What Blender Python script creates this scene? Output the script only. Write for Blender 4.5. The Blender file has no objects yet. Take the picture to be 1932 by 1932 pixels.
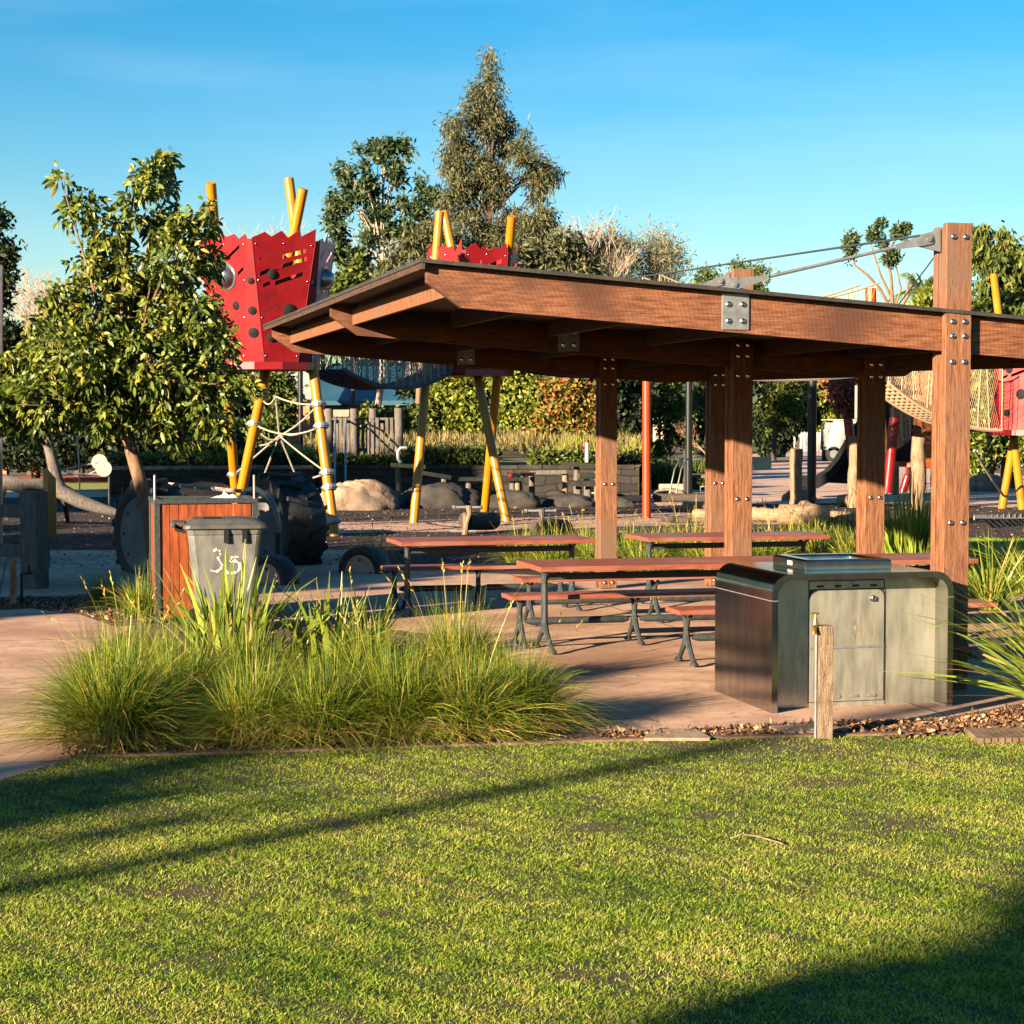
import bpy, math, random
import numpy as np
from mathutils import Vector, Matrix
from mathutils.geometry import tessellate_polygon
random.seed(7)
PI = math.pi
SC = bpy.context.scene
COL = SC.collection
# ---------------------------------------------------------------- camera
FPX, WPX, CAMZ = 3600.0, 1932.0, 1.95
TH = math.atan(173.0 / FPX)
cam_d = bpy.data.cameras.new('camera')
cam = bpy.data.objects.new('camera', cam_d)
COL.objects.link(cam)
cam.location = (0, 0, CAMZ)
cam.rotation_euler = (PI / 2 - TH, 0, 0)
cam_d.sensor_width = 36.0
cam_d.lens = 36.0 * FPX / WPX
cam_d.clip_start = 0.1
cam_d.clip_end = 3000
SC.camera = cam
# ---------------------------------------------------------------- sky and sun
SUN_EL = math.radians(13.9)
SH = (0.695, 0.719)                       # the way the shadows fall on the ground
w = bpy.data.worlds.new('World'); SC.world = w; w.use_nodes = True
nt = w.node_tree; nt.nodes.clear()
sky = nt.nodes.new('ShaderNodeTexSky'); sky.sky_type = 'NISHITA'; sky.sun_disc = False
sky.sun_elevation = SUN_EL
sky.sun_rotation = math.atan2(-SH[0], -SH[1])
sky.air_density = 1.0; sky.dust_density = 0.3; sky.ozone_density = 2.5
hs = nt.nodes.new('ShaderNodeHueSaturation'); hs.inputs['Saturation'].default_value = 1.55; hs.inputs['Hue'].default_value = 0.498
bg = nt.nodes.new('ShaderNodeBackground'); bg.inputs[1].default_value = 0.043
wo = nt.nodes.new('ShaderNodeOutputWorld')
nt.links.new(sky.outputs[0], hs.inputs['Color']); 
tcw = nt.nodes.new('ShaderNodeTexCoord'); mpw = nt.nodes.new('ShaderNodeMapping'); mpw.inputs['Scale'].default_value = (1.2, 1.2, 9.0); mpw.inputs['Rotation'].default_value = (0.12, 0.25, 0)
nw = nt.nodes.new('ShaderNodeTexNoise'); nw.inputs['Scale'].default_value = 2.2; nw.inputs['Detail'].default_value = 6
rw = nt.nodes.new('ShaderNodeValToRGB'); rw.color_ramp.elements[0].position = .48; rw.color_ramp.elements[1].position = .85; rw.color_ramp.elements[1].color = (.22, .22, .22, 1)
mw = nt.nodes.new('ShaderNodeMix'); mw.data_type = 'RGBA'; mw.inputs[7].default_value = (5.2, 6.2, 7.0, 1)
nt.links.new(tcw.outputs['Generated'], mpw.inputs[0]); nt.links.new(mpw.outputs[0], nw.inputs['Vector']); nt.links.new(nw.outputs[0], rw.inputs[0]); nt.links.new(rw.outputs[0], mw.inputs[0])
nt.links.new(hs.outputs[0], mw.inputs[6]); nt.links.new(mw.outputs[2], bg.inputs[0]); nt.links.new(bg.outputs[0], wo.inputs[0])
sl = bpy.data.lights.new('sun', 'SUN'); sl.energy = 5.0; sl.angle = math.radians(0.6); sl.color = (1.0, 0.80, 0.56)
so = bpy.data.objects.new('sun', sl); COL.objects.link(so)
sdir = Vector((SH[0] * math.cos(SUN_EL), SH[1] * math.cos(SUN_EL), -math.sin(SUN_EL)))
so.rotation_euler = sdir.to_track_quat('-Z', 'Y').to_euler(); so.location = (-20, -20, 20)
SC.view_settings.view_transform = 'Standard'; SC.view_settings.look = 'None'
SC.view_settings.exposure = 2.05; SC.view_settings.gamma = 1.0
SC.render.engine = 'CYCLES'
SC.cycles.use_denoising = True
SC.cycles.max_bounces = 6; SC.cycles.diffuse_bounces = 0; SC.cycles.transparent_max_bounces = 6
# ---------------------------------------------------------------- measuring helpers
def ray(u, v):
    a, b = (u - 966) / FPX, (966 - v) / FPX
    return Vector((a, math.cos(TH) + b * math.sin(TH), -math.sin(TH) + b * math.cos(TH)))
def G(u, v, z=0.0):
    r = ray(u, v); k = (z - CAMZ) / r.z
    return Vector((r.x * k, r.y * k, z))
def AT(u, v, y):
    r = ray(u, v); k = y / r.y
    return Vector((r.x * k, y, CAMZ + r.z * k))
def S(px, y):
    return px * y / FPX
# ---------------------------------------------------------------- materials
def lk(t, a, b): t.links.new(a, b)
def mk(name, c1, c2=None, scale=5.0, rough=0.7, bump=0.0, bscale=None, stretch=(1, 1, 1), metal=0.0, detail=6, spec=0.4, c3=None, rings=0.0, bw=(0.35, 0.65), world=False, coat=0.0, joints=0.0, cracks=0.0):
    m = bpy.data.materials.new(name); m.use_nodes = True
    t = m.node_tree; t.nodes.clear()
    out = t.nodes.new('ShaderNodeOutputMaterial'); b = t.nodes.new('ShaderNodeBsdfPrincipled')
    lk(t, b.outputs[0], out.inputs[0])
    b.inputs['Roughness'].default_value = rough; b.inputs['Metallic'].default_value = metal
    b.inputs['Specular IOR Level'].default_value = spec
    if coat: b.inputs['Coat Weight'].default_value = coat
    c2 = c2 or tuple(x * 0.8 for x in c1)
    tc = t.nodes.new('ShaderNodeTexCoord'); mp = t.nodes.new('ShaderNodeMapping')
    mp.inputs['Scale'].default_value = stretch
    lk(t, tc.outputs['Object'], mp.inputs[0])
    n = t.nodes.new('ShaderNodeTexNoise'); n.inputs['Scale'].default_value = scale; n.inputs['Detail'].default_value = detail
    n.inputs['Roughness'].default_value = 0.6
    lk(t, mp.outputs[0], n.inputs['Vector'])
    r = t.nodes.new('ShaderNodeValToRGB')
    r.color_ramp.elements[0].position = bw[0]; r.color_ramp.elements[1].position = bw[1]
    r.color_ramp.elements[0].color = (*c1, 1); r.color_ramp.elements[1].color = (*c2, 1)
    lk(t, n.outputs[0], r.inputs[0])
    col = r.outputs[0]
    if c3:
        n3 = t.nodes.new('ShaderNodeTexNoise'); n3.inputs['Scale'].default_value = scale * 0.23; n3.inputs['Detail'].default_value = 4
        lk(t, tc.outputs['Object'], n3.inputs['Vector'])
        r3 = t.nodes.new('ShaderNodeValToRGB'); r3.color_ramp.elements[0].position = 0.48; r3.color_ramp.elements[1].position = 0.66
        lk(t, n3.outputs[0], r3.inputs[0])
        mx = t.nodes.new('ShaderNodeMix'); mx.data_type = 'RGBA'
        lk(t, r3.outputs[0], mx.inputs[0]); lk(t, col, mx.inputs[6]); mx.inputs[7].default_value = (*c3, 1)
        col = mx.outputs[2]
    if rings:
        wv = t.nodes.new('ShaderNodeTexWave'); wv.wave_type = 'RINGS'; wv.rings_direction = 'SPHERICAL'; wv.inputs['Scale'].default_value = 10.0
        wv.inputs['Distortion'].default_value = 1.2; wv.inputs['Detail'].default_value = 3
        mp2 = t.nodes.new('ShaderNodeMapping'); mp2.inputs['Location'].default_value = (4.6, 0, -2.1); mp2.inputs['Scale'].default_value = (1, 0.05, 1)
        lk(t, tc.outputs['Object'], mp2.inputs[0]); lk(t, mp2.outputs[0], wv.inputs['Vector'])
        mx = t.nodes.new('ShaderNodeMix'); mx.data_type = 'RGBA'; mx.blend_type = 'MULTIPLY'; mx.inputs[0].default_value = rings
        rr = t.nodes.new('ShaderNodeValToRGB'); rr.color_ramp.elements[0].color = (0.45, 0.4, 0.36, 1); rr.color_ramp.elements[1].color = (1.25, 1.25, 1.2, 1)
        lk(t, wv.outputs[1], rr.inputs[0]); lk(t, col, mx.inputs[6]); lk(t, rr.outputs[0], mx.inputs[7]); col = mx.outputs[2]
    if cracks:
        cn = t.nodes.new('ShaderNodeTexNoise'); cn.inputs['Scale'].default_value = 9.0; cn.inputs['Detail'].default_value = 5; cn.inputs['Roughness'].default_value = .7
        mc = t.nodes.new('ShaderNodeMapping'); mc.inputs['Scale'].default_value = tuple(.12 if x == 1 else x * .9 for x in stretch); mc.inputs['Location'].default_value = (3.1, 1.7, 5.3); lk(t, tc.outputs['Object'], mc.inputs[0]); lk(t, mc.outputs[0], cn.inputs['Vector'])
        cr = t.nodes.new('ShaderNodeValToRGB'); e = cr.color_ramp.elements; e[0].position = .485; e[0].color = (1, 1, 1, 1); e[1].position = .5; e[1].color = (.25, .22, .2, 1); z_ = e.new(.515); z_.color = (1, 1, 1, 1)
        lk(t, cn.outputs[0], cr.inputs[0]); mx = t.nodes.new('ShaderNodeMix'); mx.data_type = 'RGBA'; mx.blend_type = 'MULTIPLY'; mx.inputs[0].default_value = cracks
        lk(t, col, mx.inputs[6]); lk(t, cr.outputs[0], mx.inputs[7]); col = mx.outputs[2]
    if joints:
        bk = t.nodes.new('ShaderNodeTexBrick'); bk.offset = 0.0; bk.inputs['Scale'].default_value = 1.0; bk.inputs['Brick Width'].default_value = joints; bk.inputs['Row Height'].default_value = joints
        bk.inputs['Mortar Size'].default_value = 0.012; bk.inputs['Color1'].default_value = (1, 1, 1, 1); bk.inputs['Color2'].default_value = (.93, .93, .93, 1); bk.inputs['Mortar'].default_value = (.25, .22, .2, 1)
        mr = t.nodes.new('ShaderNodeMapping'); mr.inputs['Rotation'].default_value = (0, 0, -.245); mr.inputs['Location'].default_value = (.4, 1.3, 0); lk(t, tc.outputs['Object'], mr.inputs[0]); lk(t, mr.outputs[0], bk.inputs['Vector'])
        ns = t.nodes.new('ShaderNodeTexNoise'); ns.inputs['Scale'].default_value = 14; ns.inputs['Detail'].default_value = 8; lk(t, tc.outputs['Object'], ns.inputs['Vector'])
        rs_ = t.nodes.new('ShaderNodeValToRGB'); rs_.color_ramp.elements[0].position = .30; rs_.color_ramp.elements[1].position = .42; rs_.color_ramp.elements[0].color = (.55, .5, .48, 1); lk(t, ns.outputs[0], rs_.inputs[0])
        for src in (bk.outputs[0], rs_.outputs[0]):
            mx = t.nodes.new('ShaderNodeMix'); mx.data_type = 'RGBA'; mx.blend_type = 'MULTIPLY'; mx.inputs[0].default_value = 1.0
            lk(t, col, mx.inputs[6]); lk(t, src, mx.inputs[7]); col = mx.outputs[2]
    lk(t, col, b.inputs['Base Color'])
    if bump:
        bn = t.nodes.new('ShaderNodeTexNoise'); bn.inputs['Scale'].default_value = bscale or scale * 3; bn.inputs['Detail'].default_value = 6
        lk(t, mp.outputs[0], bn.inputs['Vector'])
        bp = t.nodes.new('ShaderNodeBump'); bp.inputs['Strength'].default_value = bump; bp.inputs['Distance'].default_value = 0.02
        lk(t, bn.outputs[0], bp.inputs['Height']); lk(t, bp.outputs[0], b.inputs['Normal'])
    return m
def leafmat(name, cols, trans=0.35, rough=0.55, spec=0.3):
    # cols: list of (pos, colour) looked up by a random number stored per leaf
    m = bpy.data.materials.new(name); m.use_nodes = True
    t = m.node_tree; t.nodes.clear()
    out = t.nodes.new('ShaderNodeOutputMaterial'); b = t.nodes.new('ShaderNodeBsdfPrincipled')
    b.inputs['Roughness'].default_value = rough; b.inputs['Specular IOR Level'].default_value = spec
    at = t.nodes.new('ShaderNodeAttribute'); at.attribute_name = 'var'
    r = t.nodes.new('ShaderNodeValToRGB')
    el = r.color_ramp.elements
    while len(el) < len(cols): el.new(0.5)
    for e, (p, c) in zip(el, cols): e.position = p; e.color = (*c, 1)
    lk(t, at.outputs['Fac'], r.inputs[0]); lk(t, r.outputs[0], b.inputs['Base Color'])
    tr = t.nodes.new('ShaderNodeBsdfTranslucent'); lk(t, r.outputs[0], tr.inputs[0])
    mx = t.nodes.new('ShaderNodeMixShader'); mx.inputs[0].default_value = trans
    lk(t, b.outputs[0], mx.inputs[1]); lk(t, tr.outputs[0], mx.inputs[2]); lk(t, mx.outputs[0], out.inputs[0])
    return m
def lawnmat():
    m = mk('lawn_turf', (0.045, 0.034, 0.014), (0.12, 0.085, 0.036), 70, 0.95, 1.0, 120, c3=(0.10, 0.085, 0.028)); return m
def stonemat(name, c1, c2, mortar, sx=3.0, sz=5.0):
    m = bpy.data.materials.new(name); m.use_nodes = True; t = m.node_tree
    b = t.nodes['Principled BSDF']; b.inputs['Roughness'].default_value = 0.9
    tc = t.nodes.new('ShaderNodeTexCoord'); mp = t.nodes.new('ShaderNodeMapping'); mp.inputs['Rotation'].default_value = (PI / 2, 0, 0)
    br = t.nodes.new('ShaderNodeTexBrick'); br.inputs['Scale'].default_value = 1.0; br.inputs['Brick Width'].default_value = 0.55; br.inputs['Row Height'].default_value = 0.22
    br.inputs['Mortar Size'].default_value = 0.018; br.inputs['Color1'].default_value = (*c1, 1); br.inputs['Color2'].default_value = (*c2, 1); br.inputs['Mortar'].default_value = (*mortar, 1)
    dn = t.nodes.new('ShaderNodeTexNoise'); dn.inputs['Scale'].default_value = 2.2; dn.inputs['Detail'].default_value = 3; va = t.nodes.new('ShaderNodeVectorMath'); va.operation = 'MULTIPLY_ADD'; va.inputs[1].default_value = (.28, .28, .28)
    lk(t, tc.outputs['Object'], dn.inputs['Vector']); lk(t, dn.outputs[1], va.inputs[0]); lk(t, tc.outputs['Object'], va.inputs[2]); lk(t, va.outputs[0], mp.inputs[0]); lk(t, mp.outputs[0], br.inputs['Vector'])
    n = t.nodes.new('ShaderNodeTexNoise'); n.inputs['Scale'].default_value = 4; n.inputs['Detail'].default_value = 8
    mx = t.nodes.new('ShaderNodeMix'); mx.data_type = 'RGBA'; mx.blend_type = 'MULTIPLY'; mx.inputs[0].default_value = 0.6
    lk(t, tc.outputs['Object'], n.inputs['Vector']); lk(t, br.outputs[0], mx.inputs[6]); lk(t, n.outputs[0], mx.inputs[7]); lk(t, mx.outputs[2], b.inputs['Base Color'])
    bp = t.nodes.new('ShaderNodeBump'); bp.inputs['Strength'].default_value = 0.6; bp.inputs['Distance'].default_value = 0.05
    lk(t, br.outputs['Fac'], bp.inputs['Height']); bp.invert = True; lk(t, bp.outputs[0], b.inputs['Normal'])
    return m
MT = dict(
    beam=mk('weathered_hardwood_beam', (0.10, 0.034, 0.014), (0.25, 0.10, 0.047), 7, 0.62, 0.25, 30, (1, 9, 9), rings=0.22, cracks=.6, c3=(0.085, 0.034, 0.019)),
    post=mk('weathered_hardwood_post', (0.105, 0.035, 0.013), (0.285, 0.125, 0.060), 5, 0.62, 0.35, 22, (12, 12, 1), cracks=.6, c3=(0.16, 0.088, 0.055)),
    slat=mk('oiled_timber_slats', (0.16, 0.043, 0.023), (0.28, 0.086, 0.048), 6, 0.42, 0.15, 20, (1, 14, 14), c3=(0.29, 0.12, 0.085)),
    encl=mk('stained_timber_battens', (0.15, 0.028, 0.008), (0.29, 0.07, 0.019), 4, 0.45, 0.1, 20, (9, 9, 1)),
    iron=mk('dark_green_iron', (0.022, 0.028, 0.030), (0.045, 0.052, 0.052), 30, 0.4, 0.1, spec=0.5),
    galv=mk('galvanised_steel', (0.22, 0.225, 0.225), (0.33, 0.33, 0.32), 12, 0.45, 0.05, metal=0.6),
    bolt=mk('stainless_bolt', (0.7, 0.68, 0.62), (0.5, 0.5, 0.5), 12, 0.22, metal=1.0),
    steel=mk('brushed_stainless_steel', (0.50, 0.50, 0.48), (0.36, 0.36, 0.35), 2, 0.15, 0.02, 50, (5, 5, 0.8), metal=1.0, c3=(0.36, 0.35, 0.33)),
    steeld=mk('smudged_stainless_steel', (0.60, 0.56, 0.45), (0.36, 0.345, 0.28), 4, 0.28, 0.04, 60, (4, 4, .9), metal=0.70, c3=(0.66, 0.62, 0.52)),
    roof=mk('dark_roof_sheet', (0.025, 0.023, 0.021), (0.05, 0.044, 0.038), 8, 0.6, 0.2),
    fascia=mk('dark_board_roof_shade', (0.035, 0.018, 0.011), (0.085, 0.042, 0.024), 8, 0.7, 0.2, 20, (9, 1, 9)),  # tone darkened to carry the shade under the roof
    conc=mk('worn_pinkish_concrete', (0.40, 0.235, 0.15), (0.62, 0.39, 0.265), 2.2, 0.85, 0.2, 70, c3=(0.33, 0.18, 0.11), detail=12, joints=3.1),
    conc2=mk('pale_pink_concrete', (0.50, 0.31, 0.22), (0.64, 0.42, 0.31), 1.1, 0.85, 0.1, 60, detail=10, joints=3.1),
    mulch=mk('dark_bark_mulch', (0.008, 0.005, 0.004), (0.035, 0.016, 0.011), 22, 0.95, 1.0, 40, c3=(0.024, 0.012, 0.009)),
    bed=mk('garden_soil_and_bark', (0.045, 0.025, 0.016), (0.17, 0.10, 0.06), 26, 0.95, 1.0, 50),
    far=mk('rough_park_ground', (0.06, 0.055, 0.025), (0.12, 0.09, 0.045), 0.6, 0.95, 0.3, 8),
    lawn=lawnmat(),
    lawn2=mk('far_mown_lawn', (0.16, 0.20, 0.04), (0.28, 0.29, 0.08), 8, 0.9, 0.6, 40),
    dry=mk('dry_grass_bank', (0.10, 0.09, 0.03), (0.20, 0.16, 0.06), 3, 0.95, 0.8, 20, c3=(0.05, 0.06, 0.02)),
    edge=mk('weathered_edging', (0.10, 0.06, 0.036), (0.22, 0.14, 0.085), 8, 0.85, 0.3),
    grey=mk('grey_weathered_timber', (0.075, 0.062, 0.053), (0.17, 0.145, 0.125), 5, 0.85, 0.4, 20, (9, 9, 1), cracks=.9),
    log=mk('pale_bare_log', (0.16, 0.095, 0.052), (0.34, 0.22, 0.13), 4, 0.8, 0.4, 16, (7, 7, 1), cracks=.9, c3=(0.19, 0.12, 0.08)),
    logx=mk('pale_bare_log_lying', (0.18, 0.105, 0.055), (0.34, 0.215, 0.125), 4, 0.8, 0.4, 16, (1, 7, 7), c3=(0.22, 0.14, 0.09)),
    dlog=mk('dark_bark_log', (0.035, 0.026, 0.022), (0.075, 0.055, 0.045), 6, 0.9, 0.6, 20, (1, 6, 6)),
    yellow=mk('yellow_painted_steel', (0.42, 0.17, 0.003), (0.36, 0.135, 0.003), 2, 0.38, spec=0.5),
    orange=mk('orange_painted_steel', (0.40, 0.042, 0.005), (0.34, 0.03, 0.004), 2, 0.4, spec=0.5),
    redp=mk('red_powder_coat', (0.22, 0.004, 0.007), (0.17, 0.003, 0.006), 2, 0.35, spec=0.5),
    redpanel=mk('red_plastic_panel', (0.22, 0.005, 0.008), (0.14, 0.003, 0.006), 2.5, 0.5, 0.03, spec=0.25, c3=(0.25, 0.012, 0.014)),
    orpanel=mk('orange_timber_panel', (0.24, 0.07, 0.020), (0.34, 0.115, 0.038), 2, 0.6),
    pink=mk('faded_pink_red_panel', (0.36, 0.03, 0.028), (0.42, 0.06, 0.05), 3, 0.5),
    white=mk('pale_grey_panel', (0.30, 0.25, 0.26), (0.36, 0.30, 0.31), 3, 0.5),
    black=mk('black_rubber', (0.008, 0.008, 0.009), (0.014, 0.014, 0.015), 8, 0.8, 0.15, spec=0.2),
    tyre=mk('worn_black_tyre', (0.010, 0.011, 0.013), (0.026, 0.027, 0.030), 8, 0.6, 0.3),
    hub=mk('grey_painted_hub_plate', (0.13, 0.12, 0.115), (0.19, 0.18, 0.17), 3, 0.7, 0.1),
    hub2=mk('pinkish_hub_plate', (0.34, 0.22, 0.17), (0.42, 0.28, 0.22), 3, 0.7),
    dome=mk('polished_dome', (0.30, 0.30, 0.33), (0.22, 0.22, 0.25), 3, 0.3, metal=0.85),
    rope=mk('grey_rope', (0.25, 0.21, 0.17), (0.38, 0.32, 0.26), 30, 0.85),
    ropel=mk('pale_tan_rope', (0.42, 0.28, 0.16), (0.5, 0.36, 0.22), 30, 0.8),
    roped=mk('dark_blue_rope', (0.04, 0.04, 0.05), (0.09, 0.085, 0.09), 30, 0.85),
    dpole=mk('dark_green_painted_pole', (0.008, 0.011, 0.011), (0.013, 0.017, 0.016), 5, 0.4, spec=0.3),
    bin=mk('scuffed_grey_plastic', (0.085, 0.086, 0.082), (0.15, 0.148, 0.135), 7, 0.5, 0.15, 40, (1, 1, .5), c3=(0.20, 0.19, 0.17)),
    binlid=mk('scuffed_lid_plastic', (0.045, 0.047, 0.045), (0.085, 0.082, 0.072), 6, 0.42, 0.1, 30),
    paint=mk('white_brush_paint', (0.50, 0.49, 0.45), (0.36, 0.36, 0.33), 40, 0.7),
    paper=mk('crumpled_white_paper', (0.75, 0.72, 0.65), (0.6, 0.57, 0.5), 20, 0.8, 0.4),
    hoop=mk('slate_blue_painted_pipe', (0.045, 0.075, 0.095), (0.10, 0.125, 0.135), 4, 0.4, spec=0.5),
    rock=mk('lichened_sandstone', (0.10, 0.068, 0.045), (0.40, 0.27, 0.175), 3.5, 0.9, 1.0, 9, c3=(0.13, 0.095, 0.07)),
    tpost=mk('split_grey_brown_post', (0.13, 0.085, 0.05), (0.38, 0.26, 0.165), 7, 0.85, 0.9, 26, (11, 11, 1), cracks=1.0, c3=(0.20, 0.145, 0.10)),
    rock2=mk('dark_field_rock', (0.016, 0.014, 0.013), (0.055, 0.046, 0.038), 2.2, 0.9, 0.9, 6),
    wall=stonemat('split_stone_wall', (0.060, 0.048, 0.036), (0.022, 0.019, 0.016), (0.008, 0.007, 0.006)),
    brass=mk('brass_tap', (0.65, 0.36, 0.06), (0.5, 0.28, 0.06), 20, 0.35, metal=0.9),
    bark=mk('smooth_tan_bark', (0.13, 0.075, 0.04), (0.26, 0.155, 0.085), 6, 0.8, 0.5, 20, (5, 5, 1), c3=(0.14, 0.09, 0.055)),
    barkd=mk('dark_bark', (0.05, 0.035, 0.025), (0.11, 0.08, 0.06), 6, 0.9, 0.6, 20, (5, 5, 1)),
    barkp=mk('pale_twigs', (0.36, 0.27, 0.19), (0.50, 0.40, 0.30), 6, 0.85),
    barkr=mk('reddish_twigs', (0.22, 0.11, 0.08), (0.33, 0.18, 0.13), 6, 0.85),
    blueroof=mk('blue_grey_metal_roof', (0.02, 0.07, 0.11), (0.03, 0.09, 0.135), 1, 0.4, spec=0.5),
    render=mk('cream_render', (0.22, 0.19, 0.14), (0.28, 0.25, 0.19), 2, 0.85),
    brickr=mk('orange_brick', (0.42, 0.16, 0.07), (0.5, 0.22, 0.11), 9, 0.85),
    truckw=mk('white_vehicle_paint', (0.50, 0.50, 0.47), (0.46, 0.46, 0.43), 2, 0.3, spec=0.5),
    truckg=mk('ribbed_grey_body', (0.30, 0.31, 0.29), (0.38, 0.38, 0.36), 2, 0.5),
    glass=mk('dark_window_glass', (0.02, 0.025, 0.03), (0.03, 0.035, 0.04), 2, 0.08, spec=0.8),
    fencew=mk('white_painted_pickets', (0.45, 0.45, 0.44), (0.38, 0.38, 0.38), 4, 0.6),
    creamb=mk('cream_concrete_block', (0.44, 0.34, 0.18), (0.52, 0.42, 0.25), 3, 0.8, 0.2),
    sign=mk('grey_sign_back', (0.26, 0.22, 0.20), (0.3, 0.26, 0.24), 3, 0.6),
    mat=mk('red_and_mauve_mat', (0.40, 0.05, 0.08), (0.30, 0.22, 0.32), 3, 0.7, 0.3),
    redtrack=mk('red_rubber_paving', (0.42, 0.07, 0.035), (0.5, 0.11, 0.06), 2, 0.8),
    pave=mk('concrete_paver', (0.22, 0.155, 0.10), (0.32, 0.235, 0.16), 12, 0.9, 0.2),
)
g1 = (0.045, 0.085, 0.010); g2 = (0.12, 0.175, 0.020); g3 = (0.23, 0.27, 0.035); yl = (0.42, 0.33, 0.06); st = (0.50, 0.33, 0.14); br_ = (0.22, 0.12, 0.05)
LM = dict(
    lawn=leafmat('lawn_blades', [(0, (0.03, 0.085, 0.008)), (0.35, (0.15, 0.25, 0.018)), (0.75, (0.36, 0.43, 0.045)), (1, (0.54, 0.40, 0.15))], 0.30, 0.6, 0.2),
    clump=leafmat('fine_grass_blades', [(0, (0.020, 0.05, 0.006)), (0.35, (0.075, 0.135, 0.010)), (0.7, (0.24, 0.30, 0.022)), (0.86, (0.42, 0.33, 0.06)), (1, (0.52, 0.33, 0.13))], 0.25, 0.5, 0.3),
    strap=leafmat('broad_strap_leaves', [(0, (0.10, 0.17, 0.02)), (0.5, (0.24, 0.31, 0.035)), (0.85, (0.38, 0.40, 0.06)), (1, (0.5, 0.33, 0.10))], 0.35, 0.42, 0.4),
    magn=leafmat('glossy_broad_leaves', [(0, (0.035, 0.066, 0.012)), (0.5, (0.125, 0.165, 0.020)), (0.93, (0.26, 0.28, 0.038)), (1, (0.34, 0.29, 0.05))], 0.28, 0.42, 0.45),
    euc=leafmat('grey_olive_leaves', [(0, (0.045, 0.055, 0.028)), (0.5, (0.10, 0.105, 0.042)), (1, (0.20, 0.185, 0.09))], 0.25, 0.6),
    euc2=leafmat('blue_green_leaves', [(0, (0.025, 0.045, 0.022)), (0.5, (0.05, 0.085, 0.032)), (1, (0.10, 0.13, 0.045))], 0.2, 0.55),
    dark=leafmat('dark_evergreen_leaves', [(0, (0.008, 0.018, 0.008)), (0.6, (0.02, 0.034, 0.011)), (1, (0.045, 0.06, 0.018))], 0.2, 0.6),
    bright=leafmat('yellow_green_leaves', [(0, (0.07, 0.11, 0.012)), (0.5, (0.19, 0.23, 0.025)), (1, (0.36, 0.35, 0.05))], 0.35, 0.55),
    autumn=leafmat('autumn_tinted_leaves', [(0, (0.07, 0.09, 0.015)), (0.4, (0.20, 0.19, 0.03)), (0.7, (0.36, 0.20, 0.04)), (1, (0.42, 0.11, 0.04))], 0.3, 0.6),
    redl=leafmat('russet_leaves', [(0, (0.20, 0.05, 0.03)), (1, (0.42, 0.13, 0.08))], 0.3, 0.6),
    con=leafmat('feathery_conifer_leaves', [(0, (0.035, 0.06, 0.012)), (0.6, (0.095, 0.13, 0.02)), (1, (0.20, 0.20, 0.04))], 0.25, 0.6),
    haze=leafmat('pale_olive_leaves', [(0, (0.19, 0.165, 0.075)), (1, (0.34, 0.30, 0.17))], 0.3, 0.7),
    straw=leafmat('dry_straw_blades', [(0, (0.07, 0.075, 0.02)), (.6, (0.19, 0.155, 0.05)), (1, (0.34, 0.24, 0.10))], 0.2, 0.8),
    reed=leafmat('reed_leaves', [(0, (0.14, 0.18, 0.02)), (0.6, (0.33, 0.33, 0.05)), (1, (0.5, 0.36, 0.12))], 0.35, 0.6),
    chips=leafmat('bark_chips', [(0, (0.05, 0.025, 0.015)), (0.6, (0.20, 0.10, 0.05)), (1, (0.48, 0.29, 0.15))], 0.0, 0.9),
)
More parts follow.
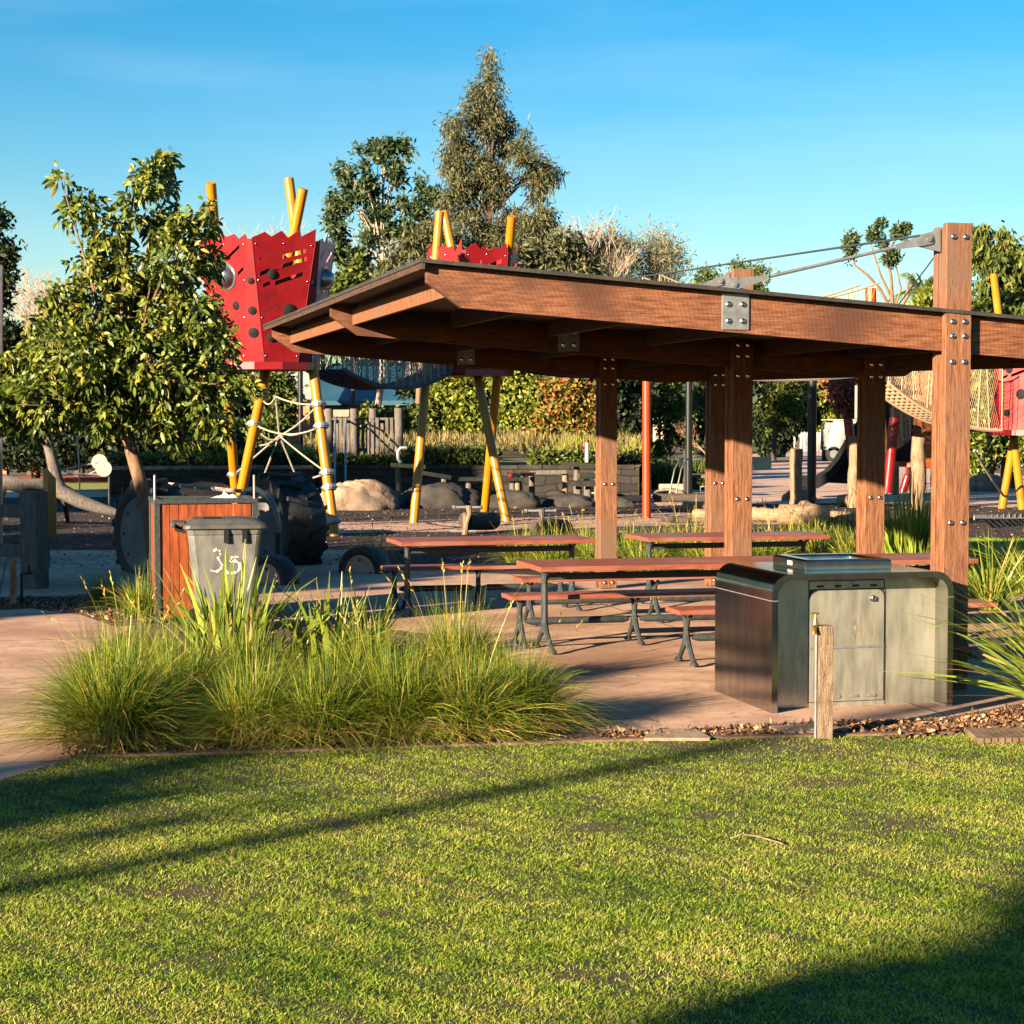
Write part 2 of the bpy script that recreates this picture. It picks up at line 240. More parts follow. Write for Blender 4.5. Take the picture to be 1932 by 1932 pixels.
# ---------------------------------------------------------------- mesh building
class MB:
    def __init__(s): s.v = []; s.f = []
    def add(s, vs, fs, M=None):
        o = len(s.v)
        s.v += [tuple(M @ Vector(p)) for p in vs] if M is not None else [tuple(p) for p in vs]
        s.f += [tuple(i + o for i in f) for f in fs]
        return s
    def box(s, x0, x1, y0, y1, z0, z1, M=None):
        return s.add([(x0, y0, z0), (x1, y0, z0), (x1, y1, z0), (x0, y1, z0), (x0, y0, z1), (x1, y0, z1), (x1, y1, z1), (x0, y1, z1)],
                     [(0, 3, 2, 1), (4, 5, 6, 7), (0, 1, 5, 4), (1, 2, 6, 5), (2, 3, 7, 6), (3, 0, 4, 7)], M)
    def prism(s, poly, d0, d1, axis='y', holes=(), M=None):
        # poly in 2D, extruded along axis
        loops = [list(poly)] + [list(h) for h in holes]
        pts = [p for l in loops for p in l]; n = len(pts)
        def P(p, d): return (p[0], d, p[1]) if axis == 'y' else ((p[0], p[1], d) if axis == 'z' else (d, p[0], p[1]))
        vs = [P(p, d0) for p in pts] + [P(p, d1) for p in pts]
        fs = []
        if holes or len(poly) > 4:
            tr = tessellate_polygon([[Vector((p[0], p[1], 0)) for p in l] for l in loops])
            for t in tr: fs.append(tuple(t)); fs.append(tuple(i + n for i in reversed(t)))
        else:
            fs.append(tuple(range(n))); fs.append(tuple(range(2 * n - 1, n - 1, -1)))
        o = 0
        for l in loops:
            k = len(l)
            for i in range(k):
                a, b = o + i, o + (i + 1) % k
                fs.append((a, b, b + n, a + n))
            o += k
        return s.add(vs, fs, M)
    def tube(s, pts, r, n=8, cap=True, M=None):
        pts = [Vector(p) for p in pts]; k = len(pts)
        rs = r if isinstance(r, (list, tuple)) else [r] * k
        vs = []; fs = []; up = None
        for i, p in enumerate(pts):
            d = (pts[min(i + 1, k - 1)] - pts[max(i - 1, 0)])
            d = d.normalized() if d.length > 1e-9 else Vector((0, 0, 1))
            if up is None: up = Vector((0, 0, 1)) if abs(d.z) < 0.9 else Vector((1, 0, 0))
            a = d.cross(up); a = a.normalized() if a.length > 1e-6 else d.orthogonal().normalized()
            b = a.cross(d).normalized(); up = b
            for j in range(n):
                t = 2 * PI * j / n
                vs.append(p + a * math.cos(t) * rs[i] + b * math.sin(t) * rs[i])
        for i in range(k - 1):
            for j in range(n):
                fs.append((i * n + j, i * n + (j + 1) % n, (i + 1) * n + (j + 1) % n, (i + 1) * n + j))
        if cap:
            fs.append(tuple(range(n - 1, -1, -1))); fs.append(tuple(range((k - 1) * n, k * n)))
        return s.add(vs, fs, M)
    def lathe(s, prof, n=24, M=None):
        vs = []; fs = []; k = len(prof)
        for r, z in prof:
            for j in range(n):
                t = 2 * PI * j / n; vs.append((r * math.cos(t), r * math.sin(t), z))
        for i in range(k - 1):
            for j in range(n):
                fs.append((i * n + j, i * n + (j + 1) % n, (i + 1) * n + (j + 1) % n, (i + 1) * n + j))
        if prof[0][0] > 1e-6: fs.append(tuple(range(n - 1, -1, -1)))
        if prof[-1][0] > 1e-6: fs.append(tuple(range((k - 1) * n, k * n)))
        return s.add(vs, fs, M)
    def build(s, name, mat, parent=None, smooth=False, bevel=0.0, inv=None):
        vs = s.v
        if inv is not None: vs = [tuple(inv @ Vector(p)) for p in vs]
        me = bpy.data.meshes.new(name); me.from_pydata(vs, [], s.f); me.update()
        me.materials.append(mat)
        if smooth:
            me.polygons.foreach_set('use_smooth', [True] * len(me.polygons))
            try: me.set_sharp_from_angle(angle=math.radians(40))
            except Exception: pass
        o = bpy.data.objects.new(name, me); COL.objects.link(o)
        if parent is not None: o.parent = parent
        if bevel:
            b = o.modifiers.new('bevel', 'BEVEL'); b.width = bevel; b.segments = 2; b.limit_method = 'ANGLE'
        return o
def thing(name, label, cat, loc=(0, 0, 0), rz=0.0, group=None):
    o = bpy.data.objects.new(name, None); COL.objects.link(o)
    o.location = loc; o.rotation_euler = (0, 0, rz); o.empty_display_size = 0.2
    o['label'] = label; o['category'] = cat
    if group: o['group'] = group
    o.matrix_basis
    return o
def inv(t):
    return (Matrix.Translation(t.location) @ Matrix.Rotation(t.rotation_euler.z, 4, 'Z')).inverted()
def tag(o, label, cat, group=None, kind=None):
    if label: o['label'] = label
    if cat: o['category'] = cat
    if group: o['group'] = group
    if kind: o['kind'] = kind
    return o
def st_(o): o['kind'] = 'structure'; return o
def center(o):
    # move the origin of a single-mesh thing to the bottom centre of its mesh
    me = o.data; n = len(me.vertices); a = np.empty(n * 3); me.vertices.foreach_get('co', a); a = a.reshape(-1, 3)
    c = np.array([(a[:, 0].min() + a[:, 0].max()) / 2, (a[:, 1].min() + a[:, 1].max()) / 2, a[:, 2].min()])
    a -= c; me.vertices.foreach_set('co', a.ravel()); me.update(); o.location = Vector(c)
    return o
def copy_tree(o, parent=None):
    c = o.copy(); COL.objects.link(c); c.parent = parent
    for ch in [x for x in bpy.data.objects if x.parent is o]: copy_tree(ch, c)
    return c
def npmesh(name, V, F, mat, var=None, parent=None, inv_=None, smooth=False):
    V = np.asarray(V, dtype=np.float32).reshape(-1, 3); F = np.asarray(F, dtype=np.int32)
    if inv_ is not None:
        m = np.array(inv_); V = (V @ m[:3, :3].T + m[:3, 3]).astype(np.float32)
    me = bpy.data.meshes.new(name); nf, k = F.shape
    me.vertices.add(len(V)); me.vertices.foreach_set('co', V.ravel())
    me.loops.add(nf * k); me.loops.foreach_set('vertex_index', F.ravel())
    me.polygons.add(nf); me.polygons.foreach_set('loop_start', np.arange(0, nf * k, k, dtype=np.int32))
    try: me.polygons.foreach_set('loop_total', np.full(nf, k, dtype=np.int32))
    except Exception: pass
    if smooth: me.polygons.foreach_set('use_smooth', np.ones(nf, dtype=bool))
    me.update(calc_edges=True)
    if var is not None:
        a = me.attributes.new('var', 'FLOAT', 'POINT'); a.data.foreach_set('value', np.asarray(var, dtype=np.float32))
    me.materials.append(mat)
    o = bpy.data.objects.new(name, me); COL.objects.link(o)
    if parent is not None: o.parent = parent
    return o
def sheet(name, pts, z, mat, thick=0.0):
    pts = [(p[0], p[1]) for p in pts]
    m = MB()
    tr = tessellate_polygon([[Vector((p[0], p[1], 0)) for p in pts]])
    fs = []
    for t in tr:
        a, b, c = [pts[i] for i in t]
        if (b[0] - a[0]) * (c[1] - a[1]) - (b[1] - a[1]) * (c[0] - a[0]) < 0: t = (t[0], t[2], t[1])
        fs.append(tuple(t))
    m.add([(p[0], p[1], z) for p in pts], fs)
    return st_(m.build(name, mat))
# ribbons: blades of grass and long leaves
def ribbons(rng, base, az, L, lean, droop, wid, nseg=5, tipw=0.15, varv=None, turn=None):
    n = len(base); s = np.linspace(0, 1, nseg + 1)[None, :]
    R = (L * lean)[:, None] * (s * 0.55 + 0.45 * s ** 1.8)
    Z = (L * np.sqrt(np.clip(1 - lean ** 2, 0.05, 1)))[:, None] * (s - droop[:, None] * s ** 2.2)
    a = az[:, None] + (0 if turn is None else turn[:, None] * s)
    X = base[:, 0:1] + R * np.cos(a); Y = base[:, 1:2] + R * np.sin(a); Zz = np.maximum(base[:, 2:3] + Z, 0.004)
    wa = az + PI / 2 + rng.normal(0, 0.5, n)
    wx, wy = np.cos(wa)[:, None], np.sin(wa)[:, None]
    w = wid[:, None] * (1 - (1 - tipw) * s ** 1.5) * 0.5
    tw = rng.normal(0, 0.35, n)[:, None] * w
    A = np.stack([X - wx * w, Y - wy * w, Zz + tw], -1); B = np.stack([X + wx * w, Y + wy * w, Zz - tw], -1)
    V = np.stack([A, B], 2).reshape(n, -1, 3)          # n, (nseg+1)*2, 3
    k = (nseg + 1) * 2
    q = np.array([[2 * i, 2 * i + 1, 2 * i + 3, 2 * i + 2] for i in range(nseg)])
    F = (q[None] + (np.arange(n) * k)[:, None, None]).reshape(-1, 4)
    var = None if varv is None else np.repeat(varv, k)
    return V.reshape(-1, 3), F, var
def leaves(rng, P, L, Wd, D, varv, fold=0.25):
    # P centres (n,3); D direction unit (n,3); diamond-like six-sided leaf folded on its midrib
    n = len(P)
    rnd = rng.normal(size=(n, 3)); side = np.cross(D, rnd); side /= np.linalg.norm(side, axis=1)[:, None] + 1e-9
    nor = np.cross(side, D)
    L = L[:, None]; Wd = Wd[:, None]
    dz = np.zeros((n, 3)); dz[:, 2] = -1; dz = dz * L
    a = P; e = P + D * L * .94 + dz * .22
    m1 = P + D * L * 0.3 - nor * Wd * fold * .5; m2 = P + D * L * .68 - nor * Wd * fold * .5 + dz * .08
    l1 = P + D * L * .3 + side * Wd * .46; r1 = P + D * L * .3 - side * Wd * .46; l2 = P + D * L * .68 + side * Wd * .40 + dz * .09; r2 = P + D * L * .68 - side * Wd * .40 + dz * .09
    V = np.stack([a, l1, l2, e, r2, r1, m1, m2], 1)
    q = np.array([[0, 6, 1], [0, 5, 6], [1, 6, 2], [6, 7, 2], [6, 5, 7], [5, 4, 7], [2, 7, 3], [7, 4, 3]])
    F = (q[None] + (np.arange(n) * 8)[:, None, None]).reshape(-1, 3)
    return V.reshape(-1, 3), F, np.repeat(varv, 8)
def cards(rng, P, L, Wd, D, varv):
    n = len(P)
    rnd = rng.normal(size=(n, 3)); side = np.cross(D, rnd); side /= np.linalg.norm(side, axis=1)[:, None] + 1e-9
    L = L[:, None]; Wd = Wd[:, None]
    V = np.stack([P, P + D * L * 0.5 + side * Wd * 0.5, P + D * L, P + D * L * 0.5 - side * Wd * 0.5], 1)
    F = (np.arange(4)[None] + (np.arange(n) * 4)[:, None])
    return V.reshape(-1, 3), F, np.repeat(varv, 4)
# ================================================================ THE SETTING
PHI = math.radians(14.0)
EX = Vector((math.cos(PHI), math.sin(PHI), 0)); DY = Vector((-math.sin(PHI), math.cos(PHI), 0))
def R2(pts): return [G(*p) if len(p) == 2 else Vector((p[1], p[2], 0)) for p in pts]
st_(MB().add([(-900, -60, 0), (900, -60, 0), (900, 1500, 0), (-900, 1500, 0)], [(0, 1, 2, 3)]).build('ground', MT['far']))
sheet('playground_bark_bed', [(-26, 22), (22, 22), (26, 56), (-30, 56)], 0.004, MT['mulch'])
sheet('picnic_concrete_slab', [(-30, 5), (-4.6, 5), (-2.78, 10.15), (-2.50, 10.88), (1.0, 11.92), G(1278, 1379), G(1572, 1365), G(1780, 1359), G(1830, 1349), G(1990, 1318), (9, 14.6),
      (9.5, 22.6), (4.5, 22.9), (1.2, 23.4), (-0.6, 24.3), (-1.6, 25.4), (-2.2, 28.6), (-14, 28.2), (-30, 30)], 0.012, MT['conc'])
sheet('far_footpath', [G(540, 1012), G(700, 1005), G(940, 1003), G(1130, 996), G(1300, 990), G(1500, 990), G(1500, 962), G(1140, 972), G(940, 978), G(700, 985), G(540, 987)], 0.008, MT['conc'])
sheet('far_plaza_path', [G(1240, 955), G(1560, 950), G(1760, 952), G(2300, 975), G(2300, 925), G(1700, 880), G(1640, 848), G(1500, 850), G(1290, 868), G(1200, 905)], 0.008, MT['conc2'])
sheet('left_far_path', [G(-200, 940), G(212, 938), G(212, 926), G(-200, 930)], 0.008, MT['conc2'])
sheet('left_far_lawn', [G(-200, 930.5), G(212, 925.6), G(212, 911), G(-200, 915)], 0.008, MT['lawn2'])
sheet('red_play_surface', [G(-400, 915), G(260, 910), G(330, 900), G(-300, 896)], 0.012, MT['redtrack'])
sheet('right_lawn', [G(1800, 1118), G(1812, 1060), G(1850, 1022), G(2600, 1016), G(2600, 1130), G(1950, 1130)], 0.02, MT['lawn2'])
LE = [(-9, 3.0), (-4.6, 5), (-2.78, 10.15), (-2.50, 10.88)] + [tuple(G(u, v)[:2]) for u, v in ((300, 1432), (700, 1419), (1100, 1406), (1500, 1396), (1932, 1388), (2500, 1380))]
sheet('lawn_ground', [(-9, 3.0), (-9, -12), (12, -12), (12, 13)] + LE[::-1][:-1], 0.016, MT['lawn'])
sheet('front_garden_bed', [(-2.50, 10.9)] + [tuple(G(u, v)[:2]) for u, v in ((300, 1431), (700, 1418), (1100, 1405), (1500, 1395), (1932, 1387), (2300, 1380), (2300, 1342), (1990, 1320), (1830, 1351), (1780, 1361), (1572, 1367), (1278, 1381), (1090, 1387), (1062, 1360), (1020, 1300), (950, 1240), (860, 1205), (720, 1190), (560, 1185), (470, 1175), (330, 1168), (262, 1180), (180, 1225), (120, 1290), (105, 1370), (120, 1425))], 0.018, MT['bed'])
sheet('left_mulch_bed', [G(u, v) for u, v in ((-80, 1156), (60, 1150), (150, 1163), (215, 1185), (320, 1178), (330, 1140), (240, 1118), (120, 1128), (-80, 1130))], 0.018, MT['bed'])
# timber strip between the lawn and the garden bed
pts = LE[3:]
m = MB()
for (a, b) in zip(pts[:-1], pts[1:]):
    a = Vector((*a, 0)); b = Vector((*b, 0)); d = (b - a).normalized(); n = Vector((-d.y, d.x, 0))
    m.add([a + n * 0.0, b + n * 0.0, b + n * 0.07, a + n * 0.07, a + Vector((0, 0, .03)), b + Vector((0, 0, .03)), b + n * .07 + Vector((0, 0, .03)), a + n * .07 + Vector((0, 0, .03))],
          [(0, 1, 5, 4), (1, 2, 6, 5), (2, 3, 7, 6), (3, 0, 4, 7), (4, 5, 6, 7)])
st_(m.build('lawn_edging_strip', MT['edge']))
# raised bank behind the stone wall
m = MB(); bx0, bx1 = -10.3, 3.3
m.add([(bx0, 49.6, .70), (bx1, 49.6, .70), (bx1 + .6, 56, .86), (bx0 - 1, 56, .86), (bx1 + 2.8, 90, 1.25), (bx0 - 6.8, 90, 1.25), (bx0 - 6.8, 90, 0), (bx1 + 2.8, 90, 0), (bx0, 49.6, 0), (bx1, 49.6, 0)],
      [(0, 1, 2, 3), (3, 2, 4, 5), (5, 4, 7, 6), (8, 9, 1, 0), (9, 7, 4, 2, 1), (6, 8, 0, 3, 5)])
st_(m.build('grass_bank', MT['dry']))

# ================================================================ PICNIC SHELTER
O = G(1801, 1306)
sh = thing('picnic_shelter', 'brown hardwood picnic shelter with low butterfly roof, paired plank posts and steel tie rods', 'shelter', O, PHI)
def zt(x): return 2.70 - 0.0735 * x if x < 0.67 else 2.651 + 0.03 * (x - 0.67)
FR = 4.27
BOLT = {}
def bolts(parent, pts, r=0.021, name='bolt_head', mats=None):
    if r not in BOLT:
        m = MB(); m.lathe([(r, 0), (r * 1.02, .2 * r), (r * .85, .5 * r), (r * .5, .72 * r), (0.0005, .8 * r)], 12, Matrix.Rotation(PI / 2, 4, 'X'))
        o = m.build(name, MT['bolt'], None, smooth=True); BOLT[r] = o.data; bpy.data.objects.remove(o)
    for i, p in enumerate(pts):
        o = bpy.data.objects.new(name, BOLT[r]); COL.objects.link(o); o.parent = parent
        if mats: o.matrix_local = mats[i] @ Matrix.Rotation(-PI / 2, 4, 'X')
        else: o.location = p
for k in range(3):
    y0 = k * FR
    # beams
    for nm, poly in (('beam', [(-3.84, zt(-3.84)), (-3.84, zt(-3.84) - .115), (-3.60, zt(-3.60) - .262), (0.67, zt(.669) - .262), (0.67, zt(.669))]),
                     ('beam', [(0.672, zt(.67)), (0.672, zt(.67) - .262), (3.72, zt(3.72) - .262), (3.95, zt(3.95) - .115), (3.95, zt(3.95))])):
        MB().prism(poly, y0 + .067, y0 + .138).build(nm, MT['beam'], sh, bevel=.004)
    for j, px in enumerate((0.0, 1.34)):
        top = (3.35, 3.35, 3.2)[k] if j == 0 else zt(px) - .03
        po = MB().box(px - .10, px + .10, y0, y0 + .065, 0.02, top).build('post', MT['post'], sh, bevel=.005)
        mm = MB(); mm.box(px - .10, px + .10, y0 + .140, y0 + .205, 0.02, top - .02)
        mm.box(px - .088, px + .088, y0 + .0655, y0 + .1395, 0.05, zt(px) - .28)
        if j == 0: mm.box(px - .088, px + .088, y0 + .0655, y0 + .1395, zt(px) + .05, top - .04)
        mm.build('rear_plank', MT['post'], po, bevel=.004)
        bz = [(2.365, 1), (1.218, 1), (.083, 1)] + ([(3.25, 1), (2.65, 1), (2.548, 1)] if j == 0 else [(2.48, 1)])
        bolts(po, [(px + s * .047, y0, z) for z, _ in bz for s in (-1, 1)])
    # bracket plate, lug, rod and clevises
    bxp = -1.664; zz = zt(bxp)
    pl = MB().box(bxp - .10, bxp + .10, y0 + .055, y0 + .0665, zz - .245, zz + .005).build('bracket_plate', MT['galv'], sh, bevel=.002)
    bolts(pl, [(bxp + sx * .052, y0 + .055, zz - zo) for sx in (-1, 1) for zo in (.07, .185)])
    lug = MB(); yy = y0 + .1
    arc = [(bxp - .075 + .0, zz)] + [(bxp + .0 + .055 * math.cos(a), zz + .065 + .055 * math.sin(a)) for a in np.linspace(PI, 0, 9)] + [(bxp + .09, zz)]
    lug.prism(arc, yy - .008, yy + .008)
    lug.build('lug', MT['galv'], pl)
    a = Vector((bxp + .0, yy, zz + .068)); b = Vector((-.20, yy, (3.235, 3.235, 3.10)[k])); d = (b - a).normalized()
    rod = MB().tube([a + d * .2, b - d * .2], .0125, 8).build('tie_rod', MT['galv'], sh, smooth=True)
    ang = math.atan2(d.z, d.x)
    for (q, sgn) in ((a, 1), (b, -1)):
        cl = MB()
        M = Matrix.Translation(q) @ Matrix.Rotation(-ang, 4, 'Y') @ (Matrix.Rotation(0 if sgn > 0 else PI, 4, 'Z'))
        for yo in (-.022, .014):
            cl.prism([(-.035, -.018), (-.02, -.036), (.06, -.034), (.26, -.016), (.26, .016), (.06, .034), (-.02, .036), (-.035, .018)], yo, yo + .008, M=M)
        cl.tube([(0, -.035, 0), (0, .035, 0)], .017, 10, M=M)
        cl.tube([(.12, 0, 0), (.27, 0, 0)], .014, 8, M=M)
        cl.build('clevis', MT['galv'], rod)
    ft = MB(); ft.prism([(-.27, b.z - .05), (-.10, b.z - .085), (-.10, b.z + .09), (-.16, b.z + .06), (-.25, b.z + .035)], yy - .008, yy + .008)
    ft.build('post_lug', MT['galv'], rod)
YB = 2 * FR + .48
MB().prism([(-3.90, zt(-3.90) + .008), (-3.90, zt(-3.90) + .034), (.668, zt(.668) + .034), (.668, zt(.668) + .008)], -.015, YB).build('roof_sheet', MT['roof'], sh)
MB().prism([(.672, zt(.672) + .008), (.672, zt(.672) + .034), (4.05, zt(4.05) + .034), (4.05, zt(4.05) + .008)], -.015, YB).build('roof_sheet', MT['roof'], sh)
for x in (-3.88, 4.0):
    MB().box(x - .012, x + .012, .0, YB, zt(x) - .035, zt(x) + .006).build('roof_edge_board', MT['fascia'], sh)
for k in range(2):
    ya, yb = k * FR + .14, (k + 1) * FR + .065
    for x, hh, mt in ((-3.63, .135, 'beam'), (3.70, .135, 'beam')):
        MB().box(x + .021, x + .04, ya, yb, zt(x) - .12, zt(x) + .006).build('sun_gap_blocker', MT['fascia'], sh)  # added board that stops sun leaking in above the purlin
        MB().box(x - .02, x + .02, ya, yb, zt(x) - .04 - hh, zt(x) - .04).build('end_purlin', MT['post'], sh, bevel=.003)
    pm = MB()
    for x in (-2.75, -1.85, -.9, .25, 1.1, 2.1, 3.0):
        pm.box(x - .022, x + .022, ya, yb, zt(x) - .13, zt(x) + .006)  # joist colour holds the underside shade
    tag(pm.build('roof_purlins', MT['fascia'], sh), 'row of dark joists under the roof', None)
# thin stay cables
cb = MB()
cb.tube([(-.09, .12, 3.17), (1.34, FR + .1, zt(1.34) + .04)], .0055, 5)
cb.build('stay_cable', MT['iron'], sh)
oc = MB().tube([O + Vector((-.06, .12, 3.30)), AT(940, 562, 36.6)], .010, 5).build('overhead_cable', MT['iron'])
tag(center(oc), 'thin dark cable running from the tall shelter post down to the middle red tower', 'cable')

# ================================================================ TABLES AND BENCHES
def pedestal(m, x, yc, h, sp, col=.026):
    m.tube([(x, yc, .16), (x, yc, h - .05)], [col * 1.15, col], 8)
    m.tube([(x, yc, h - .16), (x, yc - .04, h - .05), (x, yc - .04 - sp * .35, h - .012)], [.018, .018, .014], 6)
    m.tube([(x, yc, h - .16), (x, yc + .04, h - .05), (x, yc + .04 + sp * .35, h - .012)], [.018, .018, .014], 6)
    for s in (-1, 1):
        m.tube([(x, yc, .24), (x, yc + s * sp * .25, .16), (x, yc + s * sp * .75, .065), (x, yc + s * sp, .035)], [.026, .024, .02, .02], 7)
        m.lathe([(.034, .012), (.036, .022), (.02, .045), (.001, .05)], 10, Matrix.Translation((x, yc + s * sp, 0)))
def top_slats(m, L, D, z, n, t=.035, gap=.011):
    wd = (D - gap * (n - 1)) / n
    for i in range(n):
        y = i * (wd + gap); j = (i * 37 % 5 - 2) * .0012
        m.box(j, L + j, y, y + wd, z - t, z)
def table(corner, L, D, label, legs, grp='slatted picnic tables under the shelter'):
    t = thing('picnic_table', label, 'table', (corner.x, corner.y, 0.012), PHI, grp)
    m = MB(); top_slats(m, L, D, .74, 6, .042); m.build('tabletop', MT['slat'], t, bevel=.003)
    for x in legs:
        m = MB(); pedestal(m, x, D / 2, .695, D * .34, .028); m.build('leg', MT['iron'], t, smooth=True)
    m = MB(); m.box(.12, L - .12, D / 2 - .03, D / 2 + .03, .60, .655); m.build('rail', MT['iron'], t, bevel=.006)
    return t
def bench(corner, L, label, legs, D=.34):
    t = thing('picnic_bench', label, 'bench', (corner.x, corner.y, 0.012), PHI, 'backless slatted benches beside the tables')
    m = MB(); top_slats(m, L, D, .45, 4, .038); m.build('seat', MT['slat'], t, bevel=.003)
    for x in legs:
        m = MB(); pedestal(m, x, D / 2, .41, D * .55, .024); m.build('leg', MT['iron'], t, smooth=True)
    m = MB()
    q = [x for x in legs]
    for a, b in zip(q[:-1], q[1:]):
        m.tube([(a + .05, D / 2, .215), (a + .10, D / 2, .215), (b - .10, D / 2, .215), (b - .05, D / 2, .215)], [.016, .032, .032, .016], 10)
    m.build('rail', MT['iron'], t, smooth=True)
    return t
cA = G(1020, 1070, .752); cC = G(756, 1023, .752); cB = G(1222.6, 1015, .752)
table(cA, 3.93, .80, 'longest and nearest slatted timber picnic table, running behind the steel barbecue', (.14, 1.97, 3.75))
table(cC, 2.0, .78, 'slatted timber picnic table furthest left, in front of the wooden log rockers', (.14, 1.86))
table(cB, 2.0, .78, 'slatted timber picnic table furthest back, seen between the shelter posts', (.14, 1.86))
bench(G(964, 1125, .462), 2.3, 'slatted bench behind the long near table, its left end sunlit, the rest shaded', (.12, 1.15, 2.18))
bench(G(1281.6, 1152, .462), 2.74, 'slatted bench nearest the camera, partly hidden by the steel barbecue', (.12, 1.37, 2.5))
bench(G(984, 1092, .462), 2.74, 'slatted bench in the middle, between the near table and the back tables', (.12, 1.37, 2.6))
bench(G(727.5, 1071, .462), 2.0, 'shaded slatted bench furthest left, beside the half-buried tyre', (.12, 1.0, 1.88))

# ================================================================ BARBECUE
FL = G(1455.6, 1346, .012)
bb = thing('barbecue', 'free-standing brushed stainless steel park barbecue with rounded top corners and front door', 'barbecue', FL, PHI)
BW, BH, BD, BR, BT = 1.31, .92, 1.09, .13, .042
def ushape(w0, w1, h, r, z0=0.0, n=8):
    p = [(w0, z0), (w0, h - r)]
    p += [(w0 + r - r * math.cos(a), h - r + r * math.sin(a)) for a in np.linspace(0, PI / 2, n)[1:]]
    p += [(w1 - r + r * math.sin(a), h - r + r * math.cos(a)) for a in np.linspace(0, PI / 2, n)]
    p += [(w1, z0)]
    return p
outer = ushape(0, BW, BH, BR); inner = ushape(BT, BW - BT, BH - BT, BR - .03)
m = MB(); n_ = len(outer); vs = []
for y in (0.0, BD):
    vs += [(p[0], y, p[1]) for p in outer] + [(p[0], y, p[1]) for p in inner]
fs = []
N2 = 2 * n_
for i in range(n_ - 1):
    fs.append((i, i + 1, n_ + i + 1, n_ + i)); fs.append((N2 + i, N2 + n_ + i, N2 + n_ + i + 1, N2 + i + 1))
    fs.append((i, N2 + i, N2 + i + 1, i + 1)); fs.append((n_ + i, n_ + i + 1, N2 + n_ + i + 1, N2 + n_ + i))
fs.append((0, n_, N2 + n_, N2)); fs.append((n_ - 1, N2 + n_ - 1, N2 + 2 * n_ - 1, 2 * n_ - 1))
m.add(vs, fs)
shell = m.build('steel_shell', MT['steel'], bb, smooth=True)
m = MB()      # seam strip at shoulder height on both sides
for x0, x1 in ((-.003, .001), (BW - .001, BW + .003)):
    m.box(x0, x1, 0.0, BD, .742, .748)
m.box(-.0025, BT, -.0025, .0, .742, .748); m.box(BW - BT, BW + .0025, -.0025, 0, .742, .748)
m.build('seam_strip', MT['galv'], shell)
RC = .19
m = MB(); m.box(BT, .335, RC, RC + .02, .0, BH - BT); m.box(.895, BW - BT, RC, RC + .02, 0, BH - BT); m.box(.335, .895, RC, RC + .02, .0, .03); m.box(.335, .895, RC, RC + .02, .86, BH - BT)
m.box(BT, BW - BT, BD - RC, BD - RC + .02, 0, BH - BT)
m.build('recessed_panel', MT['steeld'], bb)
m = MB()
m.box(.337, .893, RC + .006, RC + .018, .032, .858)
dr = m.build('door_gap_backing', MT['iron'], bb)  # black backing plate, its colour gives the shade in the door gap
m = MB(); m.box(.345, .885, RC - .0, RC + .005, .80, .852); m.build('vent_strip', MT['steeld'], bb)
m = MB()
dp = [(.345, .036), (.345, .74)] + [(.345 + .05 - .05 * math.cos(a), .74 + .05 * math.sin(a)) for a in np.linspace(0, PI / 2, 6)] + [(.835 + .05 * math.sin(a), .74 + .05 * math.cos(a)) for a in np.linspace(0, PI / 2, 6)] + [(.885, .036)]
m.prism(dp, RC - .008, RC + .003)
door = m.build('door', MT['steeld'], bb, bevel=.003)
m = MB(); m.box(.345, .885, RC - .014, RC - .0085, .395, .412)
m.build('door_seam', MT['galv'], door)
m = MB(); m.lathe([(.022, 0), (.022, .01), (.012, .016), (.001, .018)], 14, Matrix.Translation((.80, RC - .008, .73)) @ Matrix.Rotation(PI / 2, 4, 'X')); m.box(.79, .81, RC - .03, RC - .024, .715, .745)
m.build('door_latch', MT['bolt'], door, smooth=True)
for x in (.42, .55, .68, .81):
    m = MB(); m.prism([(x - .028, .818), (x - .02, .81), (x + .02, .81), (x + .028, .818), (x + .02, .827), (x - .02, .827)], RC - .004, RC - .0005); m.build('vent_slot', MT['iron'], bb)
for x in (.54, .67, .80):
    m = MB(); m.prism([(x - .03, .068), (x - .022, .06), (x + .022, .06), (x + .03, .068), (x + .022, .078), (x - .022, .078)], RC - .016, RC - .0085); m.build('vent_slot', MT['galv'], door)
m = MB(); rq_ = random.Random(8)
for i in range(13):
    x = .66 + .16 * rq_.random(); z = .70 - .16 * rq_.random() - .4 * abs(x - .78); L_ = rq_.uniform(.04, .17); w_ = rq_.uniform(.002, .006); V_ = []
    for k in range(6):
        f = k / 5; dx = rq_.uniform(-.003, .003); ww = w_ * (1 - .6 * f) * rq_.uniform(.5, 1.2); V_ += [(x + dx - ww, RC - .0088, z - L_ * f), (x + dx + ww, RC - .0088, z - L_ * f)]
    m.add(V_, [(2 * k, 2 * k + 1, 2 * k + 3, 2 * k + 2) for k in range(5)])
m.build('dried_drip_marks', MT['pave'], door)
m = MB(); m.box(.893, .899, RC - .004, RC - .0005, .0, BH - BT - .01); m.build('panel_seam', MT['bolt'], bb)
m = MB(); m.box(BW - BT - .012, BW - BT - .0015, .006, RC - .001, .0, .012); m.build('foot_strip', MT['galv'], bb)
